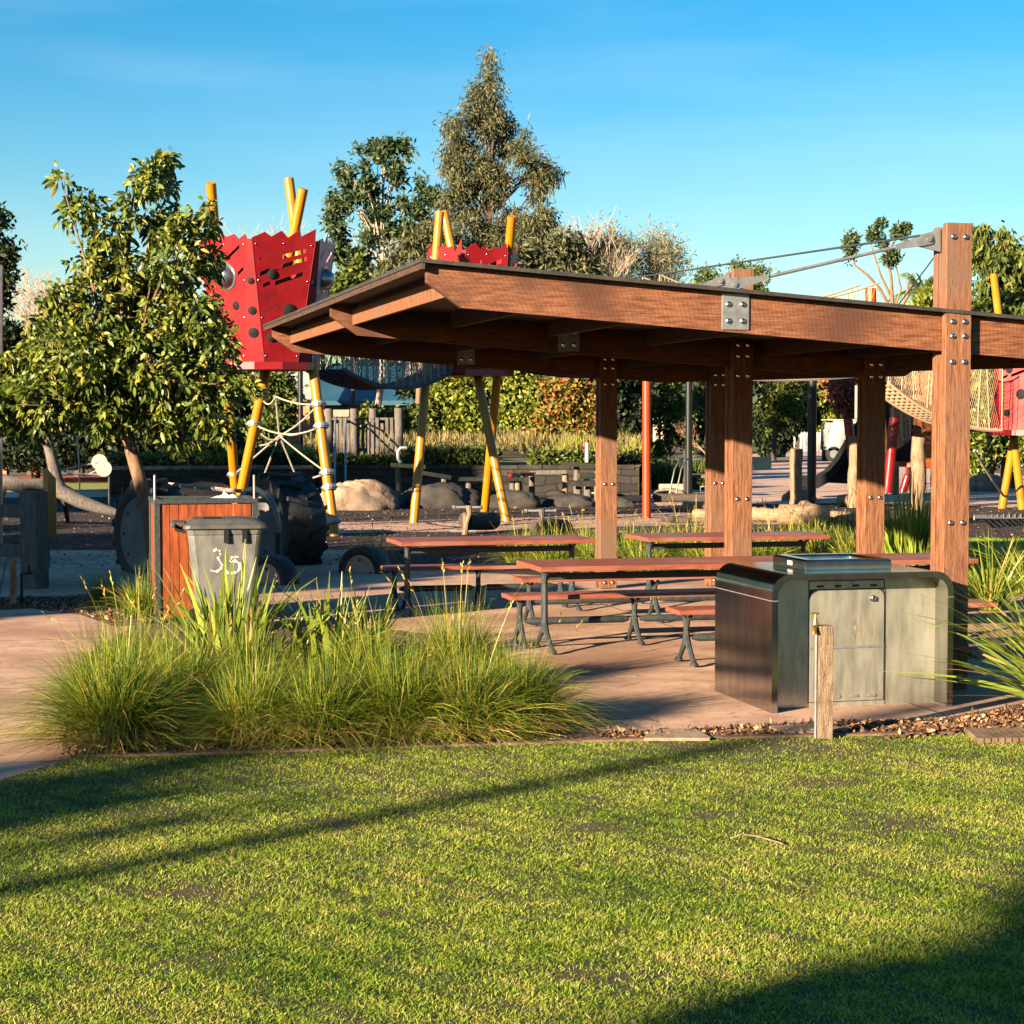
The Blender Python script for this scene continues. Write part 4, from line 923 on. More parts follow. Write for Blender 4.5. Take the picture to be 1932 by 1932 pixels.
m = MB(); m.tube([AT(300, 912, 26), AT(470, 928, 25)], .03, 6); m.tube([AT(300, 912, 26), G(300, 1060)], .03, 6); m.build('bar', MT['rope'], br0, smooth=True, inv=I)
tag(center(MB().add(*((lambda v, f: (v, f))([AT(u, v, 30 + dy) for u, v, dy in ((330, 940, 0), (450, 940, 0), (440, 922, .2), (420, 912, .6), (380, 908, .6), (345, 915, .4), (330, 940, 1.5), (450, 940, 1.5), (440, 922, 1.4), (420, 912, 1.2), (380, 908, 1.2), (345, 915, 1.2))], [(0, 1, 2, 3, 4, 5), (6, 11, 10, 9, 8, 7)] + [(i, (i + 1) % 6, (i + 1) % 6 + 6, i + 6) for i in range(6)]))).build('rubber_mound', MT['black'])), 'dark rounded rubber mound behind the bin enclosure', 'play mound')

# ================================================================ ROCKS
def rock(label, u0, u1, v0, v1, y, mat, seed, dep=.7, group='boulders at the edge of the bark'):
    r = np.random.default_rng(seed); a = AT(u0, v1, y); b = AT(u1, v1, y); W = (b - a).length; H = AT(u0, v0, y).z - AT(u0, v1, y).z
    n, k = 40, 18; ph = r.uniform(0, 6, (8, 3)); V = []
    for i in range(k + 1):
        th = i / k * PI / 2 * 1.12
        for j in range(n):
            t = 2 * PI * j / n; d = np.array([math.cos(t) * math.cos(PI / 2 * 1.12 - th), math.sin(t) * math.cos(PI / 2 * 1.12 - th), math.sin(PI / 2 * 1.12 - th)])
            q = 1.0
            for s in range(8):
                fr = 1.3 + s * 1.5; q += .15 / (1 + s * .8) * math.sin(fr * d[0] * 2 + ph[s][0]) * math.cos(fr * d[1] * 2 + ph[s][1]) * math.cos(fr * d[2] * 1.6 + ph[s][2])
            V.append((d[0] * q * W / 2, d[1] * q * W / 2 * dep, d[2] * q * H))
    F = []
    for i in range(k):
        for j in range(n):
            F.append((i * n + j, (i + 1) * n + j, (i + 1) * n + (j + 1) % n, i * n + (j + 1) % n))
    o = npmesh('boulder', V, F, mat, smooth=True); me = o.data
    g = G((u0 + u1) / 2, v1 - 2); o.location = ((a.x + b.x) / 2, y + W / 2 * dep * .5, 0); tag(o, label, 'boulder', group); return o
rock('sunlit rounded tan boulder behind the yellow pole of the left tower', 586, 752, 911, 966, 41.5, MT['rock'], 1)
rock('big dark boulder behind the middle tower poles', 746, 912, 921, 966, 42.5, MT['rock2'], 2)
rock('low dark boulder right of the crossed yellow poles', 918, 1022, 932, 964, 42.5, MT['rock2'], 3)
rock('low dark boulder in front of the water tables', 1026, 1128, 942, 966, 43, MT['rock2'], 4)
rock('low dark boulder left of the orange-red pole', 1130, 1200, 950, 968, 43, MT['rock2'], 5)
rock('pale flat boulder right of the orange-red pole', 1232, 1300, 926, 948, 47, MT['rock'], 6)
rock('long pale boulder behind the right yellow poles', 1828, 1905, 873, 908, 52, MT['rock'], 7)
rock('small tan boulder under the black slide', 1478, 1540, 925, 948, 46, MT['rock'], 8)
# stone walls
for lab, ua, ub, ya, yb in (('low split stone wall behind the tree trunk and bins on the left', 205, 596, 48.5, 49.4), ('low split stone wall behind the water channel in the middle', 600, 1205, 49.4, 49.6)):
    a = Vector((S(ua - 966, ya), ya, 0)); b = Vector((S(ub - 966, yb), yb, 0)); d = b - a; L = d.length
    t = thing('stone_wall', lab, 'wall', a, math.atan2(d.y, d.x), 'low stone retaining walls')
    m = MB(); m.box(0, L, 0, .4, 0, .68); m.build('masonry', MT['wall'], t)
    m = MB(); rr_ = random.Random(3); x = 0
    while x < L - .3:
        w_ = rr_.uniform(.5, .95); m.box(x, min(x + w_ - .02, L), -.03 - rr_.uniform(0, .02), .42, .682, .76 + rr_.uniform(0, .03)); x += w_
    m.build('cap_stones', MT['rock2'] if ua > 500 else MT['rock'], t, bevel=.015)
for i, (u0, u1, v0, v1, lab) in enumerate(((1108, 1130, 927, 938, 'small sandstone block under the water tables'), (1245, 1300, 922, 934, 'yellowish sandstone block left of the lamp post'))):
    a = G(u0, v1); W = S(u1 - u0, a.y); m = MB(); m.box(a.x, a.x + W, a.y, a.y + .5, 0, .28); center(tag(m.build('stone_block', MT['creamb'], bevel=.03), lab, 'stone block'))

# ================================================================ LOGS AND LOG POSTS
def log(label, u0, v0, u1, v1, r, y0=None, mat='logx', group='pale logs lying on the ground', taper_=.9, z=None, cat='log', name='log'):
    a = G(u0, v0) if y0 is None else AT(u0, v0, y0); b = G(u1, v1) if y0 is None else AT(u1, v1, y0)
    c = (a + b) / 2; c.z = min(a.z, b.z); d = b - a; ang = math.atan2(d.y, d.x)
    t = thing(name, label, cat, (c.x, c.y, 0), ang, group); I = inv(t)
    rn = random.Random(int(u0)); P = []; Rs = []
    for i in range(9):
        f = i / 8; P.append(a.lerp(b, f) + Vector((0, rn.uniform(-.02, .02), r + rn.uniform(-.012, .012)))); Rs.append(r * (1 - (1 - taper_) * f) * rn.uniform(.96, 1.04))
    P = [P[0] - (P[1] - P[0]).normalized() * .0] + P; Rs = [Rs[0] * .86] + Rs; P[1] = P[0].lerp(P[2], .12)
    m = MB(); m.tube(P, Rs, 14); m.build('trunk', MT[mat], t, smooth=True, inv=I); return t
log('pale peeled log, upper of the two left of the shelter posts', 1290, 966, 1378, 968, .115)
log('pale peeled log, lower of the two left of the shelter posts', 1308, 979, 1385, 981, .10)
log('pale log directly right of the middle shelter post', 1418, 984, 1472, 986, .14)
log('thick pale log in front of the shortest log post', 1468, 992, 1562, 993, .20, taper_=.95)
log('short pale log tipped up on the thick log', 1516, 966, 1560, 986, .13)
log('pale log lying behind the grass beside the right middle post', 1582, 956, 1640, 958, .14)
log('low pale log half hidden in the grass by the right middle post', 1570, 987, 1640, 992, .12)
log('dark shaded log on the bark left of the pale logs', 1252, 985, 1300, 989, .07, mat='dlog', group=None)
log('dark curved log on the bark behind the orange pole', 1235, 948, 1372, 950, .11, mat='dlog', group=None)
def log_post(label, uc, v0, v1, wpx, mat='log', red=None, seed=1):
    b = G(uc, v1); top = AT(uc, v0, b.y); r = S(wpx, b.y) / 2; rn = random.Random(seed)
    t = thing('log_post', label, 'log post', b, 0, 'upright log posts')
    P = [(rn.uniform(-.02, .02), rn.uniform(-.02, .02), -.1 + (top.z + .1) * i / 8) for i in range(9)]; Rs = [r * rn.uniform(.92, 1.06) for _ in P]
    m = MB(); m.tube(P, Rs, 16); m.build('trunk', MT[mat], t, smooth=True)
    return t
log_post('upright pale log post nearest the middle, left of the black lamp post', 1501, 847, 961, 24, seed=2)
log_post('crooked upright pale log post just left of the right middle shelter post', 1611, 824, 958, 23, seed=3)
log_post('upright pale log post between the right shelter posts, under the rope bridge', 1732, 825, 962, 27, seed=4)
log_post('dark weathered log post beside the curved steel handrail', 1297, 875 - 25, 936, 17, 'dlog', seed=5)
log_post('thin orange-brown log post left of the middle shelter posts', 1338, 837, 895, 11, 'orpanel', seed=6)
for lab, u0, v0, u1, v1, y, r in (('short tilted red tube standing behind the crooked log post', 1600, 790, 1612, 900, 47, .115), ('leaning red tube right of the right middle shelter post', 1688, 788, 1674, 930, 43, .115), ('small red tube low behind the right log post', 1712, 898, 1703, 928, 43, .085)):
    a = AT(u1, v1, y); b = AT(u0, v0, y); t = thing('red_tube', lab, 'play tube', (a.x, a.y, 0), 0, 'red painted steel tubes'); I = inv(t)
    m = MB(); m.tube([a, b], r, 14); m.build('tube', MT['redp'], t, smooth=True, inv=I)
    m = MB(); dd = (b - a).normalized(); m.tube([b, b + dd * .03], r * .88, 14); m.build('end_cap', MT['black'], t, inv=I)
# log rockers
for lab, ue, vb, ul, pb in (('log rocker with a white steering post, left of the pair behind the tables', 880, 1009, 934, 0), ('log rocker with a grey steering post, right of the pair behind the tables', 1017, 1018, 1070, 1)):
    b = G(ue, vb); y = b.y; e = AT(ul, 983 + pb * 14, y + .9)
    t = thing('log_rocker', lab, 'log rocker', b, 0, 'log rockers behind the tables'); I = inv(t)
    s = AT(ue - 2, 983 + pb * 14, y + .12)
    m = MB(); m.tube([s, s.lerp(e, .1), s.lerp(e, .5), s.lerp(e, .92), e], [.15, .155, .16, .155, .12], 16); body = m.build('log_body', MT['dlog'], t, smooth=True, inv=I)
    m = MB(); m.tube([s + Vector((-.04, 0, 0)), s + Vector((.01, 0, 0))], .148, 16); m.build('cut_end', MT['log'], body, inv=I)
    m = MB(); m.tube([b + Vector((-.03, 0, 0)), b + Vector((.0, -.02, .20)), b + Vector((.05, 0, .36)), b + Vector((.04, 0, .50))], [.05, .04, .04, .055], 8); pst = m.build('steering_post', MT['log'] if not pb else MT['grey'], t, smooth=True, inv=I)
    m = MB(); m.tube([b + Vector((-.22, 0, .47)), b + Vector((.26, 0, .47))], .022, 8)
    for x in (-.22, .26): m.tube([b + Vector((x - .02, 0, .47)), b + Vector((x + .02, 0, .47))], .035, 8)
    m.tube([b + Vector((-.28, 0, .06)), b + Vector((.16, 0, .06))], .022, 8); m.build('handlebars', MT['galv'], t, smooth=True, inv=I)

# ================================================================ TIMBER PLAY FORT
yF = 51.0
ft_ = thing('timber_fort', 'grey weathered timber play fort with picket railing and two steel climbing hoops', 'play fort', (S(690 - 966, yF), yF, 0)); I = inv(ft_)
for (u, v0, w_, dy) in ((621, 771, 15, 0), (668, 771, 15, -.3), (704, 771, 16, 1.2), (752.5, 770, 17, 0)):
    p1 = AT(u, v0, yF + dy); b1 = Vector((p1.x, p1.y, 0)); m = MB(); m.tube([b1, p1], S(w_, yF) / 2, 12); m.build('post', MT['grey'], ft_, smooth=True, inv=I)
z0, z1 = AT(0, 860, yF).z, AT(0, 788, yF).z
m = MB()
for i, u in enumerate(list(range(636, 664, 7)) + list(range(676, 746, 9))):
    a = AT(u, 800, yF); h = z1 if i % 3 else z1 - .15; m.box(a.x - .04, a.x + .04, yF - .1, yF - .07, z0 - (i % 2) * .04, h)
a, b = AT(620, 800, yF).x, AT(752, 800, yF).x
m.build('railing_pickets', MT['grey'], ft_, inv=I)
m = MB(); m.box(a, b, yF - .065, yF + 0, z1 - .06, z1); m.box(a, b, yF - .065, yF, z0 + .12, z0 + .2); m.build('rails', MT['grey'], ft_, inv=I)
m = MB(); m.box(a, b, yF - .0 + .002, yF + 1.3, z0 - .12, z0 - .02); m.build('deck', MT['grey'], ft_, inv=I)
m = MB()
for u in (632, 652):
    m.tube([AT(u, 943, 47), AT(u, 800, 49.8), AT(u + 1.5, 790, 50.0), AT(u + 4, 787, 50.4)], .028, 8)
m.build('climbing_hoops', MT['galv'], ft_, smooth=True, inv=I)

# ================================================================ WATER PLAY CHANNEL
def trough(label, u0, v0, u1, v1, y, wd, legs, grp='steel water play troughs', h=.09, mat='steel'):
    a, b = AT(u0, v0, y), AT(u1, v1, y); c = (a + b) / 2
    t = thing('water_trough', label, 'water trough', (c.x, c.y, 0), 0, grp); I = inv(t); L = (b - a).length
    d = (b - a).normalized(); M = Matrix.Translation(a) @ d.to_track_quat('X', 'Z').to_matrix().to_4x4()
    m = MB(); m.box(0, L, 0, .03, -h, 0, M); m.box(0, L, wd - .03, wd, -h, 0, M); m.box(0, L, .031, wd - .031, -h, -h + .02, M); m.box(-.01, -.0005, 0, wd, -h, 0, M); m.box(L + .0005, L + .01, 0, wd, -h, 0, M)
    m.build('channel', MT[mat], t, inv=I)
    for f in legs:
        p = a.lerp(b, f); m = MB(); m.tube([Vector((p.x, y + wd / 2, 0)), Vector((p.x, y + wd / 2, p.z - h))], .075, 10); m.build('leg', MT['grey'] if f < .9 else MT['log'], t, smooth=True, inv=I)
    return t
trough('grey steel trough at the upper end of the water channel, under the timber fort', 738, 874, 802, 878, 47, .35, (.2,))
trough('short steel trough sloping down behind the left pole of the middle tower', 797, 889, 851, 898, 46.5, .35, (.75,))
trough('long sunlit steel trough behind the crossed yellow poles', 866, 901, 986, 901, 46, .4, (.15, .84, .92))
trough('grey timber trough right of the round red-tapped basin', 1000, 889, 1068, 887, 47, .35, (.05, .98), mat='grey')
trough('upper water table, a pale shelf with the red-capped pump on it', 1060, 871, 1132, 876, 46, .7, (.4, .95), h=.10)
trough('middle water table, a pale shelf half hidden by the shelter post', 1094, 893, 1165, 893, 45, .6, (.2, .8), h=.14)
trough('lowest and longest pale water table shelf', 1072, 908, 1165, 908, 44, .6, (.22, .42, .9), h=.12)
p = AT(984, 893, 46.4); t = thing('water_basin', 'shallow round steel basin with a small red ball beside it', 'basin', (p.x, p.y, 0)); 
m = MB(); m.lathe([(.04, 0), (.05, p.z - .1), (.3, p.z - .06), (.36, p.z + .02), (.33, p.z + .02), (.001, p.z - .03)], 24); m.build('bowl', MT['steel'], t, smooth=True)
p = AT(964, 898, 46.2); m = MB(); m.lathe([(.001, -.07), (.05, -.05), (.07, 0), (.05, .05), (.001, .07)], 12, Matrix.Translation(p)); center(tag(m.build('red_float', MT['redp'], smooth=True), 'small red ball by the round basin', 'ball'))
pp = AT(1107.5, 872, 45.8); t = thing('water_pump', 'white round pump post with a red cap on the upper water table', 'pump', (pp.x, pp.y, 0))
m = MB(); m.tube([(0, 0, pp.z), (0, 0, pp.z + .47)], .05, 12); m.build('post', MT['fencew'], t, smooth=True)
m = MB(); m.tube([(0, 0, pp.z + .471), (0, 0, pp.z + .53)], .054, 12); m.tube([(-.16, 0, pp.z + .35), (-.055, 0, pp.z + .35)], .035, 8); m.build('cap', MT['redp'], t, smooth=True)
m = MB(); m.tube([AT(756, 873, 47), AT(751, 866, 47), AT(751, 852, 47), AT(756, 845, 47), AT(768, 845, 47)], .05, 10); center(tag(m.build('bent_pipe', MT['galv'], smooth=True), 'bent pale spout pipe above the first trough', 'spout'))
m = MB()
for dx in (0, .16): m.tube([AT(1262, 936, 46) + Vector((dx * 1, 0, 0)), AT(1273, 885, 46) + Vector((dx, 0, 0)), AT(1283, 868, 46) + Vector((dx, .1, 0)), AT(1292, 865, 46) + Vector((dx, .3, 0))], .022, 8)
center(tag(m.build('curved_handrail', MT['iron'], smooth=True), 'pair of curved steel handrails beside the dark log post', 'handrail'))
bw2 = AT(1318, 905, 48); t = thing('low_platform', 'dark low timber platform with a pale frame under it, behind the middle posts', 'platform', (bw2.x, bw2.y, 0)); I = inv(t)
m = MB(); m.box(S(1300 - 966, 48), S(1352 - 966, 48), 48, 49, .50, .58); m.build('deck', MT['grey'], t, inv=I)
m = MB(); m.tube([AT(1320, 938, 48), AT(1321, 918, 48), AT(1340, 918, 48), AT(1341, 938, 48)], .03, 6); m.build('frame', MT['fencew'], t, inv=I)

# ================================================================ LEFT TIMBER FENCE, BRANCH AND BITS
yb_ = G(66, 1112); t = thing('timber_fence', 'heavy grey timber post-and-rail fence at the left edge', 'fence', (yb_.x, yb_.y, 0), math.radians(-24)); 
m = MB(); m.box(-.115, .115, -.115, .115, 0, 1.135); m.build('post', MT['grey'], t, bevel=.008)
for z in (.44, .90):
    m = MB(); m.box(-1.6, -.117, -.05, .04, z - .075, z + .075); m.build('rail', MT['grey'], t, bevel=.006)
t = thing('yellow_marker', 'mustard yellow angled board fixed beside the grey fence post', 'marker board', (S(93 - 966, 25), 25, 0)); I = inv(t)
m = MB(); a = AT(81, 886, 25); b = AT(90, 886, 24.9); c = AT(105, 900, 25.02); lo = AT(81, 1013, 25).z
m.add([a, b, (c.x, c.y, b.z - .12), (c.x, c.y, lo + .03), (b.x, b.y, lo), (a.x, a.y, lo + .01)], [(0, 1, 4, 5), (1, 2, 3, 4)])
v0 = len(m.v); m.add([(x, y + .02, z) for (x, y, z) in m.v[:6]], [(5, 4, 1, 0), (4, 3, 2, 1), (0, 1, 2, 3, 4, 5)][:2]); 
for i, j in ((0, 1), (1, 2), (2, 3), (3, 4), (4, 5), (5, 0)): m.f.append((i, j, j + v0, i + v0))
m.build('board', MT['yellow'], t, inv=I)
m = MB(); m.tube([(S(88 - 966, 25.1), 25.1, 0), (S(88 - 966, 25.1), 25.1, 1.2)], .03, 8); m.build('support_post', MT['grey'], t, inv=I)
t = thing('log_rail', 'thick grey horizontal log on short legs at the far left', 'log rail', (S(40 - 966, 30), 30, 0)); I = inv(t)
m = MB(); m.tube([AT(-40, 905, 30), AT(5, 908, 30), AT(40, 916, 30), AT(84, 914, 30)], [.11, .12, .125, .10], 10); m.build('log', MT['grey'], t, smooth=True, inv=I)
m = MB(); m.tube([AT(12, 912, 30), AT(-2, 945, 30), G(-2, 1025)], .055, 6); m.tube([AT(44, 918, 30.2), AT(50, 952, 30.5), G(52, 1010)], .05, 6); m.build('leg', MT['grey'], t, smooth=True, inv=I)
t = thing('dead_branch', 'bare grey forked tree limb leaning down to the big tractor tyre', 'branch', (S(160 - 966, 34), 34, 0)); I = inv(t)
m = MB(); m.tube([AT(134, 780, 34), AT(142, 830, 34), AT(153, 880, 34), AT(166, 905, 34), AT(168, 940, 34)][:4] and [AT(u, v, 34) for u, v in ((86, 800), (91, 840), (100, 875), (106, 905), (112, 925), (150, 945), (185, 958), (225, 968))], [.07, .09, .10, .12, .15, .13, .11, .06], 10)
m.tube([AT(106, 915, 34), AT(100, 950, 34.3), G(98, 985)], [.09, .06, .05], 8); m.tube([AT(118, 928, 34), AT(124, 955, 34.5), G(128, 985)], [.08, .05, .04], 8)
m.tube([AT(100, 875, 34), AT(89, 855, 34), AT(86, 835, 34), AT(96, 812, 34), AT(101, 795, 34)], [.02, .02, .02, .02, .012], 6)
m.build('limb', MT['grey'], t, smooth=True, inv=I)
t = thing('bike_sculpture', 'pair of flat white discs on thin white rods, low and far at the left', 'sculpture', (S(190 - 966, 40), 40, 0)); I = inv(t)
for (u, v, yy) in ((188, 872, 40.3), (196, 884, 40)):
    m = MB(); m.lathe([(.001, 0), (.17, 0), (.17, .03), (.001, .03)], 28, Matrix.Translation(AT(u, v, yy)) @ Matrix.Rotation(PI / 2, 4, 'X')); m.lathe([(.03, .031), (.03, .034)], 12, Matrix.Translation(AT(u - 1, v - 5, yy)) @ Matrix.Rotation(PI / 2, 4, 'X'))
    m.build('disc', MT['sign'], t, inv=I)
m = MB(); m.tube([AT(188, 872, 40.2), AT(110, 888, 41)], .02, 6); m.tube([AT(190, 884, 40), AT(165, 896, 40), AT(108, 893, 40)], .02, 6); m.tube([AT(206, 896, 40), AT(110, 893, 40)], .022, 6); m.tube([AT(206, 896, 40), G(206, 965)], .02, 6); m.build('rods', MT['galv'], t, inv=I)
for lab, u0, v0, u1, v1 in (('thin grey upright stake far behind the white discs', 145, 810, 150, 893),):
    a = AT(u1, v1, 52); b = AT(u0, v0, 52); m = MB(); m.tube([(a.x, a.y, 0), a, b, b + Vector((.3, 0, .2))], .02, 6); center(tag(m.build('stake', MT['galv']), lab, 'stake'))
sk = G(26, 1144); t = thing('garden_stake', 'short pale timber stake with a dark bent water pipe at the left path edge', 'stake', sk, math.radians(20))
m = MB(); m.box(-.04, .03, -.02, .03, 0, .50); m.build('stake', MT['log'], t, bevel=.003)
m = MB(); m.tube([(.085, .02, 0), (.085, .02, .34), (.20, .02, .345)], .014, 8); m.tube([(.16, .02, .34), (.16, .02, .42)], .012, 6); m.build('tap_pipe', MT['black'], t, smooth=True)
m = MB(); m.box(S(-30 - 966, 66), S(12 - 966, 66), 66, 66.4, 0, .75); center(tag(m.build('brick_pier', MT['brickr']), 'sunlit orange brick pier far at the left edge', 'brick pier'))

# ================================================================ RIGHT SIDE: SLIDE, TRUCK, FENCE, SIGN, BLOCKS
t = thing('slide', 'black tube slide chute coming down between the two log posts', 'slide', (S(1575 - 966, 47.5), 47.5, 0)); I = inv(t)
cl_ = [AT(u, v, 47.5) for u, v in ((1640, 792), (1615, 830), (1600, 855), (1582, 885), (1565, 905), (1545, 916), (1520, 920))]
m = MB()
for i in range(len(cl_) - 1):
    a, b = cl_[i], cl_[i + 1]
    m.add([a, b, b + Vector((0, .75, 0)), a + Vector((0, .75, 0)), a - Vector((0, 0, .06)), b - Vector((0, 0, .06)), b + Vector((0, .75, -.06)), a + Vector((0, .75, -.06))], [(0, 1, 2, 3), (4, 7, 6, 5), (0, 4, 5, 1), (3, 2, 6, 7)])
    for q in (0, .75): m.add([a + Vector((0, q, 0)), b + Vector((0, q, 0)), b + Vector((0, q, .22)), a + Vector((0, q, .22)), a + Vector((0, q + .05, 0)), b + Vector((0, q + .05, 0)), b + Vector((0, q + .05, .22)), a + Vector((0, q + .05, .22))], [(0, 1, 2, 3), (4, 7, 6, 5), (3, 2, 6, 7)])
m.build('chute', MT['black'], t, inv=I)
m = MB(); m.prism([(cl_[1].x, cl_[1].z - .1), (cl_[2].x, cl_[2].z - .1), (cl_[3].x, cl_[3].z - .1), (cl_[4].x, cl_[4].z - .08), (cl_[1].x + .1, cl_[4].z - .12)], 47.6, 48.1); m.build('side_skirt', MT['black'], t, inv=I)
yT = 90.0; t = thing('utility_truck', 'white utility truck with grey ribbed canopy parked far behind the log posts', 'truck', (S(1600 - 966, yT), yT, 0), 0); I = inv(t)
def bx(u0, u1, v0, v1, d0, d1, mt, nm, par=t, bev=0):
    m = MB(); a = AT(u0, v1, yT); b = AT(u1, v0, yT); m.box(a.x, b.x, yT + d0, yT + d1, a.z, b.z); return m.build(nm, mt, par, inv=I, bevel=bev)
m = MB(); a = AT(1562, 845, yT); b = AT(1592, 793, yT); x0, x1 = a.x, b.x; m.prism([(x0, a.z), (x0, b.z - .5), (x0 + .3, b.z), (x1, b.z), (x1, a.z)], yT, yT + 2.0)
bd = m.build('canopy', MT['truckg'], t, inv=I, bevel=.04)
m = MB()
for k in range(8): zz = a.z + .12 + k * .11; m.box(x0 + .1, x1 - .15, yT - .012, yT - .002, zz, zz + .05)
m.build('canopy_ribs', MT['truckw'], bd, inv=I)
bx(1561, 1626, 791, 793, -.05, 2.05, MT['truckw'], 'roof_rack')
m = MB(); c0 = AT(1592.5, 858, yT); c1_ = AT(1640, 794, yT); m.prism([(c0.x, c0.z), (c0.x, c1_.z), (c0.x + .8, c1_.z), (c0.x + 1.25, c1_.z - .65), (c0.x + 2.2, c1_.z - .85), (c0.x + 2.2, c0.z)], yT + .02, yT + 1.98)
cb2 = m.build('cab', MT['truckw'], t, inv=I, bevel=.06)
m = MB(); m.prism([(c0.x + .12, c1_.z - .6), (c0.x + .15, c1_.z - .12), (c0.x + .72, c1_.z - .12), (c0.x + 1.08, c1_.z - .6)], yT - .0, yT + .018); m.build('side_window', MT['glass'], cb2, inv=I)
bx(1561, 1590, 846, 850, -.02, 2.0, MT['truckg'], 'tray')
for u in (1573, 1618):
    wp = AT(u, 857, yT); wh = MB(); Mw = Matrix.Translation((wp.x, yT - .02, .36)) @ Matrix.Rotation(PI / 2, 4, 'X'); wh.lathe([(.001, 0), (.36, 0), (.37, .05), (.37, .2), (.36, .24), (.001, .24)], 20, Matrix.Translation((0, .24, 0)) @ Mw); w1 = wh.build('wheel', MT['tyre'], t, smooth=True, inv=I)
    wh = MB(); wh.lathe([(.001, .01), (.2, .01), (.2, .03), (.001, .03)], 16, Matrix.Translation((0, .22 - .25, 0)) @ Mw); wh.build('rim', MT['galv'], w1, inv=I)
yP = 118.0; a = AT(1497, 846, yP); b = AT(1563, 814, yP); t = thing('picket_fence', 'white picket fence far in the background beside the truck', 'fence', (a.x, yP, 0)); I = inv(t); m = MB()
x = a.x
while x < b.x:
    m.prism([(x, 0), (x, b.z - .08), (x + .08, b.z), (x + .16, b.z - .08), (x + .16, 0)], yP, yP + .03); x += .2
m.build('pickets', MT['fencew'], t, inv=I)
m = MB(); m.box(a.x, b.x, yP + .031, yP + .07, b.z - .35, b.z - .25); m.box(a.x, b.x, yP + .031, yP + .07, .25, .35); m.build('rails', MT['fencew'], t, inv=I)
a = G(1421, 886); m = MB(); W = S(56, a.y); m.box(a.x - W * .4, a.x + W * .62, a.y, a.y + .5, 0, .50); center(tag(m.build('concrete_seat', MT['creamb'], bevel=.03), 'pale cream concrete block seat right of the middle shelter post', 'block seat'))
a = AT(1610, 728, 60); t = thing('sign_board', 'plain grey sign board seen from behind, left of the right middle shelter post', 'sign', (S(1626 - 966, 60), 60, 0)); I = inv(t)
m = MB(); m.box(S(1612 - 966, 60), S(1640 - 966, 60), 60, 60.04, AT(0, 790, 60).z, AT(0, 727, 60).z); m.build('board', MT['sign'], t, inv=I, bevel=.01)
m = MB(); m.box(S(1624 - 966, 60), S(1628 - 966, 60), 60.041, 60.1, 0, AT(0, 730, 60).z); m.build('post', MT['galv'], t, inv=I)
rq = G(1905, 1232); center(tag(crumple('play_mat', (rq.x, rq.y, .014), .75, .9, .05, MT['mat'], 9, 14), 'red and mauve mat crumpled on the slab behind the right shelter post', 'mat'))
# dark bollard posts far right
m = MB(); a = G(1555, 870); m.tube([a, a + Vector((0, 0, .95))], .12, 10); center(tag(m.build('bollard', MT['dpole'], smooth=True), 'dark bollard in front of the parked truck', 'bollard'))

# ================================================================ FAR BUILDINGS
t = thing('far_house', 'house with a blue-grey metal roof behind the timber fort', 'house', (S(650 - 966, 78), 78, 0)); I = inv(t); yH = 78.0
xa, xb = S(560 - 966, yH), S(800 - 966, yH)
m = MB(); m.box(xa + .4, xb - .4, yH + .5, yH + 7, 0, 2.7); m.build('wall', MT['render'], t, inv=I)
ze, zr = AT(0, 757, yH).z, AT(0, 690, yH + 3.5).z
m = MB(); m.add([(xa, yH, ze), (xb, yH, ze), (xb - 1.0, yH + 4, zr), (xa + 1.2, yH + 4, zr), (xa, yH + 8, ze), (xb, yH + 8, ze)], [(0, 1, 2, 3), (4, 3, 2, 5), (0, 3, 4), (1, 5, 2)]); m.box(xa, xb, yH - .03, yH - .002, ze - .16, ze + .02)
m.build('roof', MT['blueroof'], t, inv=I)
xc, xd = S(512 - 966, 74), S(588 - 966, 74)
m = MB(); m.add([(xc, 74, 2.75), (xd, 74, 2.75), (xd - .2, 77, 4.2), (xc, 77, 4.2)], [(0, 1, 2, 3)]); m.add([(xc, 74.05, 2.70), (xd, 74.05, 2.70), (xd - .2, 77, 4.14), (xc, 77, 4.14)], [(3, 2, 1, 0)]); m.build('lean_roof', MT['truckg'], t, inv=I)
m = MB(); m.box(xc + .2, xd - .1, 74.3, 76.5, 0, 2.68); m.build('side_wall', MT['brickr'], t, inv=I)
for u in (600, 640, 720):
    a = AT(u, 805, yH); m = MB(); m.box(a.x, a.x + 1.0, yH + .46, yH + .495, 1.0, 2.1); m.build('window', MT['glass'], t, inv=I)
m = MB(); a = AT(1450, 830, 100); m.box(a.x, a.x + .9, 100, 101, 0, 2.6); m.prism([(a.x - .2, 2.61), (a.x + .45, 3.1), (a.x + 1.1, 2.61)], 100, 101.2); center(tag(m.build('garden_shed', MT['render']), 'small cream shed glimpsed through the dark trees', 'shed'))
# ================================================================ LAWN GRASS
rng = np.random.default_rng(11)
def nz(x, y, s, ph=0.0):
    return (np.sin(x * s + 1.7 * np.sin(y * s * .8 + ph) + ph) * np.sin(y * s * 1.1 + 1.3 * np.sin(x * s * .9 + 2 * ph)) + .5 * np.sin(x * s * 2.3 + y * s * 1.9 + ph * 3)) / 1.5
ex = np.array([p[0] for p in LE]); ey = np.array([p[1] for p in LE])
def lawn_pts(n, y0, y1):
    y = y0 + (y1 - y0) * rng.random(n); x = (rng.random(n) * 2 - 1) * (y * .275 + .5)
    k = y < np.interp(x, ex, ey) - .02
    return x[k], y[k]
xs, ys = [], []
for n, a, b in ((420000, 5.4, 7.6), (330000, 7.6, 10.0), (270000, 10.0, 12.2)):
    x, y = lawn_pts(n, a, b); xs.append(x); ys.append(y)
x = np.concatenate(xs); y = np.concatenate(ys)
cl = nz(x, y, 9.0) + .7 * nz(x, y, 21.0, 2.0)
bare = np.zeros(len(x))
